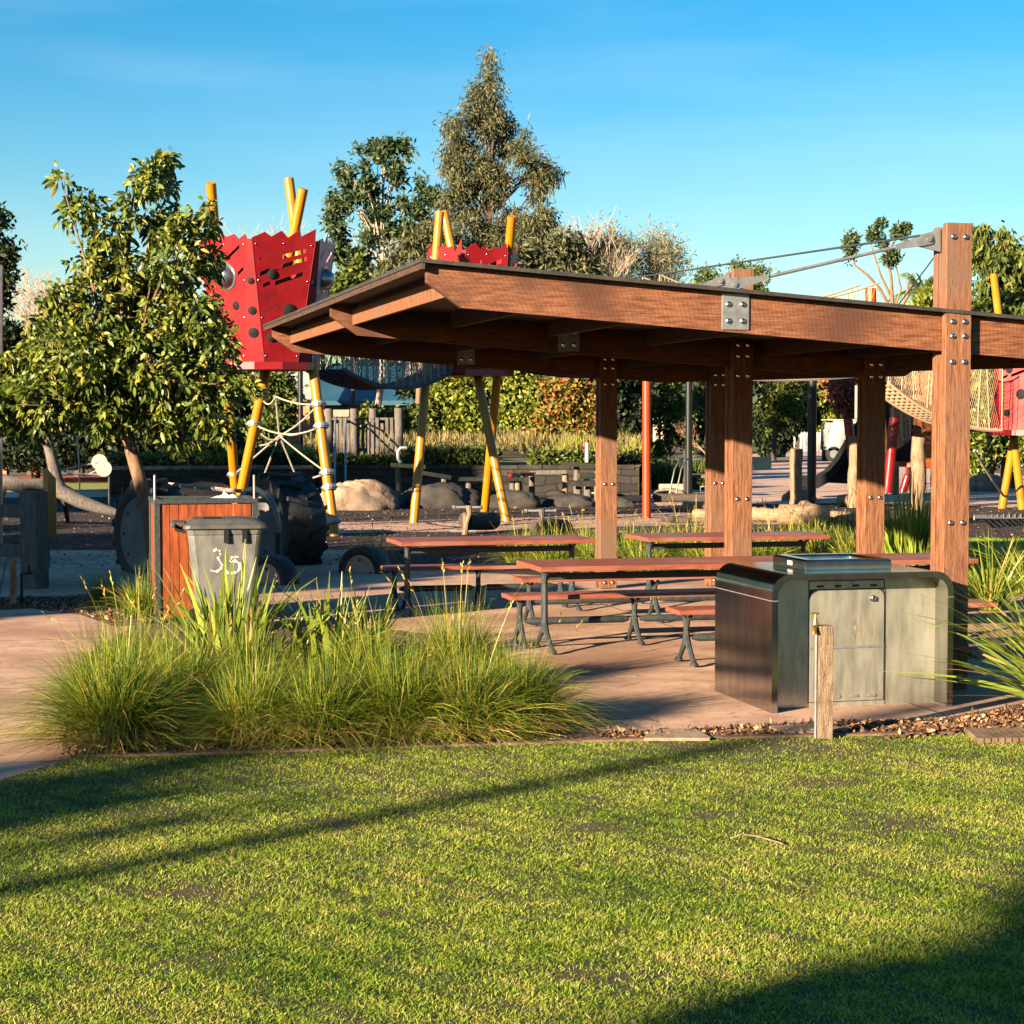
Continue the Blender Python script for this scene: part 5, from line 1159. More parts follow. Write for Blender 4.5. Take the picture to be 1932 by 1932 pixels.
for (u, v, r) in ((540, 2600, .14), (350, 1690, .16), (1350, 1545, .12), (800, 1500, .12), (1690, 1560, .18), (1480, 1415, .3), (1300, 1412, .25), (260, 1540, .12), (1150, 1850, .15), (330, 1830, .12), (1120, 1570, .12), (640, 1560, .10), (1560, 1480, .13)):
    if v > 1932: continue
    g = G(u, v); bare = np.maximum(bare, np.exp(-(((x - g.x) / (r * 1.6)) ** 2 + ((y - g.y) / r) ** 2)))
keep = (rng.random(len(x)) < .70 + .36 * cl) & (rng.random(len(x)) > bare * .85)
x = x[keep]; y = y[keep]; cl = cl[keep]; n = len(x)
L = (.010 + .014 * rng.random(n) + .012 * (rng.random(n) < .08)) * (1 + .35 * np.clip(nz(x, y, 5.0, 1.0), -.6, 1)); lean = np.clip(rng.normal(.74, .18, n), .1, .97)
tone = np.clip(.46 + .22 * nz(x, y, 2.3, 4.0) + .22 * nz(x, y, 13.0, 6.0) + .10 * cl + rng.normal(0, .20, n), 0, 1)
dead = rng.random(n) < .07 + .10 * (nz(x, y, 1.6, 8.0) > .2); tone[dead] = rng.uniform(.75, 1, dead.sum())
base = np.stack([x, y, np.full(n, .014)], 1)
V, F, vv = ribbons(rng, base, rng.random(n) * 2 * PI, L, lean, np.full(n, .25), .0026 + .0022 * rng.random(n), 2, .2, tone)
tag(npmesh('lawn_grass', V, F, LM['lawn'], vv), 'short mown green and straw coloured lawn grass in the foreground', 'lawn grass', kind='stuff')
# bark chips
def chips(name, label, polys, n, zz, sz, pw=1.6):
    P = []
    for poly, k in polys:
        px = np.array([p[0] for p in poly]); py = np.array([p[1] for p in poly]); c = 0
        while c < k:
            qx = rng.uniform(px.min(), px.max(), k * 2); qy = rng.uniform(py.min(), py.max(), k * 2); ins = np.zeros(k * 2, bool); j = len(px) - 1
            for i in range(len(px)):
                cond = ((py[i] > qy) != (py[j] > qy)) & (qx < (px[j] - px[i]) * (qy - py[i]) / (py[j] - py[i] + 1e-12) + px[i]); ins ^= cond; j = i
            qx, qy = qx[ins], qy[ins]; P.append(np.stack([qx, qy, np.full(len(qx), zz) + rng.random(len(qx)) * .012], 1)); c += len(qx)
            if len(qx) == 0: break
    P = np.concatenate(P); m_ = len(P); D = rng.normal(size=(m_, 3)); D[:, 2] *= .35; D /= np.linalg.norm(D, axis=1)[:, None]
    V, F, vv = cards(rng, P, rng.uniform(.4, 1.2, m_) * sz, rng.uniform(.2, .6, m_) * sz, D, rng.random(m_) ** pw)
    tag(npmesh(name, V, F, LM['chips'], vv), label, 'bark chips', kind='stuff')
chips('front_bark_chips', 'loose bark chips and dry bits in the garden beds', [([G(1150, 1402), G(2000, 1384), G(2000, 1325), G(1850, 1354), G(1780, 1363), G(1572, 1369), G(1278, 1383), G(1120, 1392)], 3800),
      ([G(1660, 1400), G(2000, 1384), G(2000, 1330), G(1850, 1356)], 1500), ([G(-50, 1154), G(60, 1149), G(150, 1161), G(215, 1180), G(320, 1174), G(330, 1141), G(240, 1120), G(120, 1130), G(-80, 1132)], 1800), ([G(120, 1436), G(1090, 1405), G(1000, 1330), G(150, 1340)], 2500)], 0, .02, .05)
chips('playground_bark_chips', 'loose dark bark chips across the playground', [([(-9, 25.5), (10, 24.5), (14, 44), (-14, 46)], 9000)], 0, .008, .06, 5)
tw = G(1385, 1562); m = MB(); m.tube([G(1378, 1582, .03), G(1400, 1574, .05), G(1430, 1578, .045), G(1478, 1592, .03)], .0038, 5); m.tube([G(1400, 1574, .05), G(1392, 1590, .03)], .004, 4); center(tag(m.build('dry_twig', MT['log']), 'dry tan twig lying on the lawn right of centre', 'twig'))

# ================================================================ GRASS CLUMPS
def clump(label, b, R, H, n, kind='clump', wid=.0048, az0=None, dead=.10, seed=1, name='grass_clump', cat='grass clump', group='fine-bladed grass clumps beside the slab', leanm=.55, rb=.13, thatch=0, stalk=0, bias=(0, 0)):
    r = np.random.default_rng(seed); t = thing(name, label, cat, b, 0, group)
    th = r.random(n) * 2 * PI; rr_ = rb * np.sqrt(r.random(n)); bs = np.stack([rr_ * np.cos(th), rr_ * np.sin(th), np.full(n, .01)], 1)
    az = th + r.normal(0, .7, n)
    if bias != (0, 0): az = np.arctan2(np.sin(az) + bias[1], np.cos(az) + bias[0])
    lean = np.clip(np.abs(r.normal(leanm, .25, n)) * (.5 + .7 * rr_ / rb), .04, .97)
    L = H * r.uniform(.75, 1.25, n) * (1 + .25 * lean)
    droop = np.clip(.12 + .75 * lean + r.normal(0, .12, n), 0, 1.05)
    vv = np.clip(r.normal(.48, .2, n), 0, .84); dd = r.random(n) < dead; vv[dd] = r.uniform(.82, 1, dd.sum())
    k2 = r.random(n) < .06; droop[k2] += r.uniform(.2, .6, k2.sum())
    V, F, var = ribbons(r, bs, az, L * R, lean, droop, wid * r.uniform(.7, 1.3, n), 7, .12, vv, r.normal(0, .25, n))
    npmesh('blades', V, F, LM[kind], var, t)
    if thatch:
        k = thatch; th = r.random(k) * 2 * PI; q = rb * 1.4 * np.sqrt(r.random(k)); bs = np.stack([q * np.cos(th), q * np.sin(th), np.full(k, .02)], 1)
        V, F, var = ribbons(r, bs, th + r.normal(0, .6, k), H * r.uniform(.35, .95, k), np.clip(r.normal(.84, .14, k), .3, .98), r.uniform(.5, 1, k), wid * r.uniform(1.0, 2.0, k), 4, .2, r.uniform(.84, 1, k))
        npmesh('dead_thatch', V, F, LM[kind], var, t)
    if stalk:
        k = stalk; th = r.random(k) * 2 * PI; q = rb * np.sqrt(r.random(k)); bs = np.stack([q * np.cos(th), q * np.sin(th), np.full(k, .02)], 1)
        ln = np.clip(np.abs(r.normal(.45, .2, k)), .1, .85); V, F, var = ribbons(r, bs, th, H * r.uniform(1.15, 1.5, k), ln, ln * .25, wid * np.full(k, 1.0), 5, .8, r.uniform(.8, .97, k))
        VV, FF = V.reshape(k, -1, 3), F; tip = (VV[:, -1] + VV[:, -2]) / 2; pre = (VV[:, -3] + VV[:, -4]) / 2; D = tip - pre; D /= np.linalg.norm(D, axis=1)[:, None]
        P = np.repeat(tip, 7, 0) - np.repeat(D, 7, 0) * np.tile(np.linspace(0, .10, 7), k)[:, None]; DD = np.repeat(D, 7, 0) + r.normal(0, .3, (k * 7, 3)); DD /= np.linalg.norm(DD, axis=1)[:, None]
        V2, F2, v2 = cards(r, P, np.full(k * 7, .035), np.full(k * 7, .010), DD, r.uniform(.8, 1, k * 7))
        npmesh('stalks', V, F, LM[kind], var, t); npmesh('seed_heads', V2, F2, LM[kind], v2, t)
    return t
FCL = [
    (215, 1402, 'leftmost fine grass clump, arching far out over the concrete path', 1.0, .64, 3600, (-.2, 0)),
    (345, 1352, 'fine grass clump second from the left, behind the pale dead thatch at the lawn edge', .9, .64, 2600, (0, -.1)),
    (250, 1318, 'fine grass clump behind the leftmost one, with golden seed stalks', .95, .62, 2000, (-.15, 0)),
    (475, 1396, 'fine grass clump below the rubbish bin, at the lawn edge', .88, .56, 2600, (.1, 0)),
    (470, 1300, 'fine grass clump directly in front of the strap-leaved plant by the bin', .85, .56, 1500, (0, 0)),
    (605, 1396, 'dark dense grass clump in the middle of the front row', .9, .58, 2600, (0, 0)),
    (755, 1388, 'fine grass clump right of the middle, drooping toward the lawn', .95, .60, 2900, (.1, -.1)),
    (690, 1310, 'fine grass clump in the back row leaning left like a wave', .95, .56, 1800, (-.35, 0)),
    (860, 1300, 'bright yellow-green back row clump with tall golden seed stalks, by the near table legs', .9, .68, 2300, (0, 0)),
    (880, 1386, 'fine grass clump second from the right in the front row, with straw-coloured base', .88, .58, 2500, (0, 0)),
    (972, 1370, 'rightmost fine grass clump, its blades fanning over the shaded slab', .85, .60, 2400, (.15, 0)),
]
for i, (u, v, lab, R, H, n, bi) in enumerate(FCL):
    b = G(u, v, .018); clump(lab, b, R, H * 1.08, n, seed=20 + i, thatch=700 if v > 1360 else 120, stalk=(9 if i in (2, 8) else 2), bias=bi, dead=.05 + .08 * (i in (8, 9)), rb=.17)
for i, (u, v, lab, H, wd) in enumerate(((196, 1136, 'dark spiky grass tuft in the left bark bed', .34, .006), (262, 1165, 'taller dark grass tuft against the left side of the bin enclosure', .50, .006))):
    clump(lab, G(u, v, .018), 1.0, H, 420, wid=wd, seed=50 + i, group='grass tufts in the left bark bed', leanm=.45, rb=.12, dead=.05, name='grass_tuft', cat='grass tuft')
BK = [(700, 1062, .5), (985, 1070, .62), (1040, 1078, .68), (1100, 1066, .62), (1122, 1080, .6), (1186, 1072, .66), (1250, 1060, .6), (1310, 1066, .75), (1345, 1080, .6), (1440, 1072, .62), (1482, 1060, .66), (1535, 1068, .72), (1580, 1062, .8), (1615, 1074, .75), (1215, 1085, .5)]
BL = ['sparse grass clump in the bark left of the far-left table', 'grass clump under the left end of the near table', 'grass clump seen under the right half of the far-left table', 'tall thin grass clump behind the right end of the far-left table', 'grass clump touching the left back shelter post', 'grass clump right of the left back shelter post', 'grass clump under the left end of the back table', 'tall wispy grass clump in front of the upper pale log', 'grass clump behind the back table, left of the middle post', 'grass clump right of the middle shelter post', 'grass clump in front of the thick pale log', 'golden-tipped grass clump right of the back table end', 'tall golden seeded grass clump before the crooked log post', 'dense grass clump touching the right middle shelter post', 'low grass clump just left of the back table legs']
for i, ((u, v, H), lab) in enumerate(zip(BK, BL)):
    clump(lab, G(u, v, .004), 1.0, H * .95, 520 if i else 160, wid=.009, seed=70 + i, group='grass clumps in the bed behind the tables', leanm=.5, rb=.20, dead=.14, stalk=14 if i in (3, 7, 10, 11, 12) else 3)
# broad strap leaves
def strap(label, b, H, n, wid, seed, rb=.12, leanm=.4, bias=(0, 0), group='broad strap-leaved plants', kind='strap', dead=.04, dr=.2):
    r = np.random.default_rng(seed); t = thing('strap_leaf_plant', label, 'strap-leaved plant', b, 0, group)
    th = r.random(n) * 2 * PI; q = rb * np.sqrt(r.random(n)); bs = np.stack([q * np.cos(th), q * np.sin(th), np.full(n, .01)], 1)
    az = np.arctan2(np.sin(th) + bias[1], np.cos(th) + bias[0]) + r.normal(0, .4, n)
    lean = np.clip(np.abs(r.normal(leanm, .2, n)), .03, .96); vv = np.clip(r.normal(.45, .25, n), 0, .9); dd = r.random(n) < dead; vv[dd] = 1
    V, F, var = ribbons(r, bs, az, H * r.uniform(.6, 1.15, n), lean, np.clip(lean * dr * 2 + r.normal(0, .08, n), 0, .9), wid * r.uniform(.7, 1.2, n), 6, .08, vv)
    npmesh('leaves', V, F, LM[kind], var, t); return t
strap('broad upright strap-leaved plant right in front of the rubbish bin', G(432, 1262, .018), .95, 120, .050, 91, .24)
strap('small strap-leaved plant just right of the bin front plant, with yellowing blades', G(530, 1262, .018), .58, 50, .044, 92, .14, .55, dead=.2)
strap('strap-leaved plant in the middle of the back row of the grass bed', G(612, 1258, .018), .72, 70, .044, 93, .20)
strap('rightmost strap-leaved plant in the grass bed, with thin upright blades', G(690, 1245, .018), .66, 42, .036, 94, .15, .35)
strap('lush bright green strap-leaved clump between the two right shelter posts', G(1722, 1084, .004), 1.15, 340, .034, 95, .36, .22, dr=.1)
strap('large strap-leaved plant cut by the right edge, its blades reaching toward the barbecue', G(2035, 1338, .018), 1.40, 230, .028, 96, .26, .66, (-.75, .1), dr=.24)
strap('dark strap-leaved plant just right of the right shelter post', G(1868, 1150, .02), .95, 170, .020, 97, .14, .6, dead=.06, dr=.25)
strap('strap-leaved plant further back at the right edge, lit from the left', G(1945, 1120, .02), 1.0, 160, .024, 98, .18, .55, dr=.25)

# ================================================================ TREES
def foliage(r, blobs, ncl, per, LL, WW, spread, droop=.2, kind='c', shell=.55, vlo=0, vhi=1, whorl=False):
    blobs = np.array(blobs, float); wt = (blobs[:, 3] * blobs[:, 4] * blobs[:, 5]) ** (2 / 3); wt /= wt.sum()
    bi = r.choice(len(blobs), ncl, p=wt); B = blobs[bi]; d = r.normal(size=(ncl, 3)); d /= np.linalg.norm(d, axis=1)[:, None]
    rad = (shell + (1 - shell) * r.random(ncl)) ** .6 * r.uniform(.78, 1.12, ncl)
    C = B[:, :3] + d * B[:, 3:6] * rad[:, None]
    tone = np.clip(r.uniform(vlo, vhi, ncl), 0, 1)
    P = np.repeat(C, per, 0); n = len(P)
    D = r.normal(size=(n, 3)); D[:, 2] -= droop * 2.5
    D += np.repeat(d, per, 0) * .7
    D /= np.linalg.norm(D, axis=1)[:, None]
    if not whorl: P = P + r.normal(0, 1, (n, 3)) * spread
    else: P = P + D * LL * .1 + r.normal(0, 1, (n, 3)) * spread
    var = np.clip(np.repeat(tone, per) + r.normal(0, .16, n), 0, 1)
    f = leaves if kind == 'l' else cards
    return f(r, P, LL * r.uniform(.6, 1.25, n), WW * r.uniform(.7, 1.2, n), D, var), C
def limbs(m, r, base, top, C, r0, nb=14, n=6, wob=.06, frac=(.35, .95)):
    base, top = Vector(base), Vector(top); K = 8; P = []
    for i in range(K + 1):
        f = i / K; P.append(base.lerp(top, f) + Vector((r.normal() * wob * (0 < f), r.normal() * wob * (0 < f), 0)) * (base - top).length * .12)
    m.tube(P, [r0 * (1.25 if i == 0 else 1) * (1 - .8 * i / K) for i in range(K + 1)], n + 2)
    idx = r.choice(len(C), min(nb, len(C)), replace=False)
    for k in idx:
        c = Vector(C[k]); f = r.uniform(*frac); f = min(f, max(.1, (c.z - base.z) / max(top.z - base.z, .1) * .85)); q = f * K; i = min(int(q), K - 1); s = P[i].lerp(P[i + 1], q - i)
        mid = s.lerp(c, .5) + Vector((0, 0, .12 * (c - s).length)); rr_ = r0 * (1 - .8 * f) * .5; m.tube([s, mid, c], [rr_, rr_ * .6, rr_ * .22], n - 1, False)
def PB(u, v, r, y, ry=1.0, rz=1.0, rx=1.0):
    c = AT(u, v, y); R = S(r, y); return (c.x, c.y, c.z, R * rx, R * ry, R * rz)
def lumps(r, blobs, k, f):
    out = []
    for b in blobs:
        for _ in range(k):
            d = r.normal(size=3); d /= np.linalg.norm(d); q = r.uniform(.35, 1.0); s = f * r.uniform(.6, 1.3)
            out.append((b[0] + d[0] * b[3] * q, b[1] + d[1] * b[4] * q, b[2] + d[2] * b[5] * q, b[3] * s, b[4] * s, b[5] * s * .8))
    return out
def tree(name, label, y, base_u, blobs, ncl, per, LL, WW, spread, leaf, bark, trunk_r, seed, top=None, droop=.2, kind='c', nb=16, group=None, cat='tree', shell=.55, vlo=.1, vhi=.9, whorl=False, z0=0.0, frac=(.35, .95), lump=(5, .38)):
    r = np.random.default_rng(seed); blobs0 = blobs; blobs = lumps(r, blobs, *lump) if lump else blobs; bx_ = S(base_u - 966, y); t = thing(name, label, cat, (bx_, y, z0), 0, group); I = inv(t)
    (V, F, var), C = foliage(r, blobs, ncl, per, LL, WW, spread, droop, kind, shell, vlo, vhi, whorl)
    npmesh('crown' if cat == 'tree' else 'foliage', V, F, LM[leaf], var, t, I)
    if trunk_r:
        m = MB(); bb_ = np.array(blobs)
        if top is None: top = (bb_[:, 0].mean(), y, bb_[:, 2].max() - .1 * (bb_[:, 2].max() - bb_[:, 2].min()))
        limbs(m, r, (bx_, y, z0 - .05), top, C, trunk_r, nb, frac=frac); m.build('trunk', MT[bark], t, smooth=True, inv=I)
    return t
# the broad-leaved tree at the left
yt = 23.6
bl = [PB(*q, yt) for q in ((122, 345, 26), (150, 395, 44), (300, 300, 24), (282, 345, 34), (312, 345, 22), (258, 390, 28), (205, 445, 42), (300, 420, 42), (352, 440, 36), (388, 425, 26), (404, 405, 16), (160, 500, 40), (235, 520, 62), (330, 500, 60), (395, 490, 28), (120, 560, 34),
      (190, 590, 66), (290, 590, 75), (370, 600, 60), (90, 640, 60), (170, 680, 80), (280, 690, 90), (370, 690, 62), (420, 650, 34), (40, 700, 58), (100, 750, 70), (200, 760, 75), (300, 760, 70), (390, 760, 55), (430, 720, 32), (20, 760, 45), (60, 800, 38), (330, 815, 38), (420, 810, 26), (-25, 700, 45), (-20, 780, 40), (470, 735, 18))]
bl = [(a, b + (i * 7 % 5 - 2) * .12, c, d, d * 1.35, f) for i, (a, b, c, d, e, f) in enumerate(bl)]
r = np.random.default_rng(101); t0 = thing('broadleaf_tree', 'small broad-leaved evergreen tree with glossy drooping leaves, behind the bin enclosure', 'tree', G(300, 1085)); I = inv(t0)
(V, F, var), C = foliage(r, bl, 2300, 9, .125, .052, .035, .16, 'l', .25, .1, .95, True)
npmesh('crown', V, F, LM['magn'], var, t0, I)
m = MB(); gb = G(300, 1085); P_ = [gb - Vector((0, 0, .1))] + [AT(u, v, yt) for u, v in ((283, 985), (262, 900), (246, 845), (234, 800), (226, 740), (232, 640), (236, 520), (248, 420))]
m.tube(P_, [.115, .095, .085, .080, .078, .062, .05, .035, .015], 12)
rl = np.random.default_rng(5)
for k in rl.choice(len(C), 75, replace=False):
    c = Vector(C[k]); i = 4 + int(rl.integers(0, 4)); s = P_[i]
    if s.z > c.z + .1: s = P_[4]
    mid = s.lerp(c, .5) + Vector((0, 0, .1)); m.tube([s, mid, c], [.026, .016, .006], 5, False)
m.build('trunk', MT['bark'], t0, smooth=True, inv=I)

# tall eucalypt
y = 70.0
bl = [PB(921, 130, 12, y, 1, 2.2), PB(918, 175, 26, y, 1, 1.6), PB(895, 215, 34, y, 1, 1.3), PB(955, 225, 36, y, 1, 1.3), PB(880, 270, 46, y), PB(940, 275, 48, y), PB(1000, 285, 36, y), PB(868, 330, 44, y), PB(925, 345, 50, y), PB(1000, 345, 42, y), PB(875, 395, 45, y), PB(890, 440, 50, y), PB(955, 420, 46, y), PB(1010, 410, 36, y), PB(850, 470, 40, y), PB(905, 500, 50, y), PB(980, 480, 50, y), PB(1030, 470, 32, y), PB(852, 300, 22, y), PB(1028, 330, 28, y), PB(1036, 420, 30, y), PB(846, 380, 26, y), PB(1040, 510, 34, y), PB(850, 520, 34, y), PB(935, 550, 44, y), PB(985, 550, 40, y)]
bl = [(a, b, c, d * 1.12, e * 1.1, f * 1.08) for a, b, c, d, e, f in bl]; bl.append(PB(921, 105, 8, y, 1, 2.5))
tree('tall_gum_tree', 'tallest tree, a pointed loose-crowned gum tree rising above the shelter roof', y, 925, bl, 3800, 12, .24, .05, .17, 'euc', 'barkd', .20, 201, lump=(6, .33), top=tuple(AT(922, 95, y)), droop=.5, nb=70, shell=.15, vlo=0, vhi=1, z0=.9)
# thin sparse top twigs
y = 76.0
bl = [PB(*q, y) for q in ((700, 285, 34), (760, 285, 22), (655, 330, 28), (700, 335, 34), (745, 330, 28), (640, 375, 24), (690, 385, 34), (740, 385, 30), (795, 345, 18), (810, 375, 18), (780, 400, 26), (650, 430, 30), (710, 440, 34), (765, 445, 30), (640, 475, 22), (690, 490, 34), (740, 500, 30), (660, 540, 34))]
tree('open_crowned_tree', 'dark blue-green tree with an open clumpy crown left of the tallest tree', y, 715, bl, 520, 20, .27, .12, .14, 'euc2', 'barkp', .15, 202, lump=(4, .27), top=tuple(AT(722, 290, y)), droop=.0, nb=60, shell=.35, vlo=.1, vhi=1, z0=.9)
for (nm, lab, y, bu, q, ncl, per, LL, WW, sp, lf, bk, tr, sd, dr) in (
    ('olive_bushy_tree', 'olive green bushy tree at the foot of the open-crowned tree', 68, 790, ((790, 480, 52), (830, 520, 48), (760, 520, 40), (810, 450, 34)), 420, 14, .36, .09, .22, 'euc', 'bark', .15, 203, .5),
    ('brown_olive_tree', 'brownish olive tree under the right half of the tallest tree', 66, 1030, ((1000, 500, 55), (1060, 480, 45), (1080, 520, 42), (960, 530, 45), (1110, 510, 28), (1040, 540, 45)), 520, 14, .34, .09, .22, 'euc', 'barkp', .15, 204, .4),
    ('small_conifer', 'small bright conifer between the left red tower and the roof edge', 60, 668, ((668, 520, 18), (660, 545, 30), (690, 550, 28), (640, 560, 24), (670, 580, 34)), 260, 18, .22, .10, .15, 'con', 'barkd', .1, 205, .0),
    ('feathery_pale_tree', 'pale straw-green feathery tree right of the tallest tree, left of the pair', 85, 1150, ((1145, 470, 34), (1130, 500, 40), (1170, 495, 32), (1120, 450, 18)), 500, 12, .30, .05, .35, 'haze', 'barkp', .16, 206, .0),
    ('feathery_pale_tree', 'pale straw-green feathery tree right of the tallest tree, right of the pair', 86, 1240, ((1238, 490, 40), (1215, 510, 34), (1262, 510, 32), (1240, 465, 22)), 380, 10, .30, .045, .35, 'haze', 'barkp', .16, 207, .0),
    ('young_conifer', 'young dark conifer tip above the shelter roof beam, left of the roof bracket', 52, 1334, ((1334, 515, 14), (1334, 540, 20), (1322, 555, 20), (1348, 560, 20)), 130, 16, .16, .05, .12, 'con', 'barkd', .05, 208, .0),
    ('young_conifer', 'young conifer tip right above the middle tall shelter post', 52, 1400, ((1393, 505, 10), (1418, 505, 12), (1432, 515, 12), (1400, 535, 20), (1425, 550, 20)), 130, 16, .16, .05, .12, 'con', 'barkd', .05, 209, .0),
    ('dark_edge_tree', 'dark evergreen tree cut by the left edge of the photo', 62, -25, ((-10, 430, 28), (8, 470, 22), (-5, 520, 30), (5, 490, 18), (-20, 560, 42), (-60, 480, 50), (-30, 640, 60)), 460, 22, .24, .12, .16, 'dark', 'barkd', .2, 210, .0),
):
    bl = [PB(a, b, c, y) for a, b, c in q]; tree(nm, lab, y, bu, bl, ncl, per, LL, WW, sp, lf, bk, tr, sd, droop=dr, nb=26, shell=.2, z0=.8 if 550 < bu < 1200 else 0, group='pale feathery trees' if nm.startswith('feathery') else ('young conifers behind the roof' if nm.startswith('young') else None))
# right hand conifers
y = 55.0
bl = [PB(1850, 470, 16, y, 1, 2), PB(1875, 480, 26, y, 1, 1.6), PB(1925, 500, 30, y, 1, 1.6), PB(1860, 550, 36, y), PB(1915, 570, 48, y), PB(1975, 520, 50, y), PB(1870, 620, 45, y), PB(1940, 640, 55, y), PB(1880, 700, 55, y), PB(1950, 740, 60, y), PB(1850, 430, 7, y, 1, 2), PB(1838, 640, 22, y), PB(1895, 455, 10, y, 1, 2), PB(1820, 580, 24, y)]
tree('weeping_conifer', 'large dense weeping conifer filling the right edge behind the tall shelter post', y, 1905, bl, 1700, 14, .30, .09, .14, 'con', 'barkd', .25, 211, droop=.8, nb=10, shell=.5, vlo=0, vhi=1)
bl = [PB(1870, 850, 42, 54), PB(1930, 850, 45, 54), PB(1850, 800, 30, 54), PB(1905, 800, 40, 54), PB(1850, 880, 26, 54)]
tree('broad_shrub', 'green broad-leaved shrub under the red and pink tower at the right edge', 54, 1866, bl, 520, 14, .17, .09, .12, 'magn', 'bark', .13, 212, cat='shrub', nb=8, kind='c')
# cloud pruned tree
y = 50.0; r = np.random.default_rng(220); t1 = thing('cloud_pruned_tree', 'thin-stemmed tree clipped into separate leafy balls above the roof beam', 'tree', (S(1685 - 966, y), y, 0)); I = inv(t1)
puffs = [PB(1607, 460, 12, y, 1, 1.5), PB(1603, 484, 6, y), PB(1649, 440, 11, y), PB(1662, 424, 8, y), PB(1697, 438, 12, y), PB(1709, 428, 5, y), PB(1680, 489, 14, y), PB(1668, 462, 5, y)]
(V, F, var), C = foliage(r, puffs, 190, 14, .13, .06, .055, .0, 'c', .2, .1, 1); npmesh('crown', V, F, LM['euc2'], var, t1, I)
m = MB(); b0 = Vector((S(1690 - 966, y), y, 0))
A_ = lambda *q: [AT(u, v, y) for u, v in q]
m.tube([b0] + A_((1690, 640), (1684, 575), (1681, 520), (1672, 480), (1670, 440)), [.10, .08, .06, .04, .03, .02], 6)
m.tube(A_((1684, 590), (1660, 545), (1638, 520), (1612, 500), (1608, 470)), [.05, .045, .035, .03, .02], 6); m.tube(A_((1681, 560), (1662, 520), (1652, 490), (1640, 450)), [.04, .03, .025, .015], 6)
m.tube(A_((1686, 590), (1700, 545), (1690, 500)), [.035, .03, .02], 6); m.tube(A_((1688, 600), (1712, 560), (1714, 530)), [.05, .045, .035], 6); m.tube(A_((1672, 480), (1688, 455), (1693, 440)), [.03, .025, .02], 6)
m.build('trunk', MT['bark'], t1, smooth=True, inv=I)
# palm
y = 58.0; c = AT(1738, 548, y); t2 = thing('palm_tree', 'palm with feathery arching fronds left of the tall shelter post', 'tree', (c.x, y, 0)); I = inv(t2); r = np.random.default_rng(230)
m = MB(); m.tube([(c.x, y, 0), (c.x, y, c.z)], [.22, .16], 12); m.build('trunk', MT['barkd'], t2, smooth=True, inv=I)
Ps, Ds = [], []
for k in range(26):
    az = r.random() * 2 * PI; el = r.uniform(.1, 1.2); L_ = r.uniform(.8, 1.25); 
    for q in np.linspace(.12, 1, 26):
        p = np.array([c.x + math.cos(az) * math.cos(el) * L_ * q, y + math.sin(az) * math.cos(el) * L_ * q, c.z + math.sin(el) * L_ * q - .75 * q * q * math.cos(el)])
        for s in (-1, 1):
            d_ = np.array([-math.sin(az) * s + math.cos(az) * .5, math.cos(az) * s + math.sin(az) * .5, -.5]); Ps.append(p); Ds.append(d_ / np.linalg.norm(d_))
Ps, Ds = np.array(Ps), np.array(Ds); n = len(Ps); V, F, var = cards(r, Ps, r.uniform(.25, .38, n), np.full(n, .03), Ds, r.uniform(.2, 1, n)); npmesh('fronds', V, F, LM['con'], var, t2, I)
tree('low_bright_shrub', 'yellow-green shrub beside the palm, just above the roof beam', 56, 1760, [PB(1752, 590, 28, 56), PB(1735, 600, 20, 56), PB(1760, 560, 16, 56)], 180, 14, .2, .09, .12, 'bright', 'barkd', .06, 213, cat='shrub', nb=5)
# bare trees
def bare(label, base, H, seed, mat, r0=.09, spread=.5, depth=6, group='bare winter trees', name='bare_tree'):
    rn = random.Random(seed); t = thing(name, label, 'tree', base, 0, group); m = MB(); cnt = [0]
    def br(p, d, L, r, k):
        cnt[0] += 1
        q = p + d * L * .5 + Vector((rn.uniform(-1, 1), rn.uniform(-1, 1), 0)) * L * .05; e = p + d * L
        m.tube([p, q, e], [r, r * .85, r * .7], 4 if k > 1 else 6, False)
        if k >= depth: return
        for i in range(3 if k < depth - 1 else 3):
            dd = (d + Vector((rn.gauss(0, spread), rn.gauss(0, spread), rn.uniform(.0, .35)))).normalized()
            br(p.lerp(e, rn.uniform(.55, 1)), dd, L * rn.uniform(.6, .85), r * .62, k + 1)
    br(Vector((0, 0, 0)), Vector((0, 0, 1)), H * .30, r0, 0); 
    zmax = max(v[2] for v in m.v); k = H / zmax; m.v = [(v[0] * k, v[1] * k, v[2] * k) for v in m.v]
    m.build('branches', MT[mat], t); return t
def bt(u, v, y): c = AT(u, v, y); return Vector((c.x, y, 0)), c.z
for i, (u, v, y, lab, mt, r0, dp) in enumerate(((478, 390, 88, 'bare twiggy tree directly above the left red tower', 'barkp', .10, 6), (515, 402, 90, 'bare twiggy tree between the two pole tops of the left tower', 'barkp', .10, 6), (600, 430, 92, 'thin bare tree right of the left tower poles', 'barkp', .07, 6), (1068, 372, 80, 'bare pale twigs at the right shoulder of the tallest tree', 'barkp', .10, 6),
      (60, 492, 90, 'pale bare tree left of the broad-leaved tree', 'barkp', .10, 6), (110, 508, 92, 'second pale bare tree, close against the broad-leaved tree', 'barkp', .09, 6), (50, 560, 78, 'reddish bare bush-like tree low at the left edge', 'barkr', .09, 6), (105, 575, 80, 'reddish bare tree half hidden by the broad-leaved tree', 'barkr', .09, 6), (1000, 440, 74, 'bare branches in front of the tallest tree, above the middle tower', 'barkp', .10, 6), (1080, 470, 72, 'bare tree with brown twigs just right of the middle tower poles', 'bark', .09, 6), (1250, 455, 87, 'bare-branched tree inside the right pale feathery tree', 'barkp', .09, 6), (1345, 780, 60, 'small bare dark-red shrub behind the steel handrail', 'barkr', .04, 5))):
    b, h = bt(u, v, y); bare(lab, b, h, 300 + i, mt, r0, .42, dp)
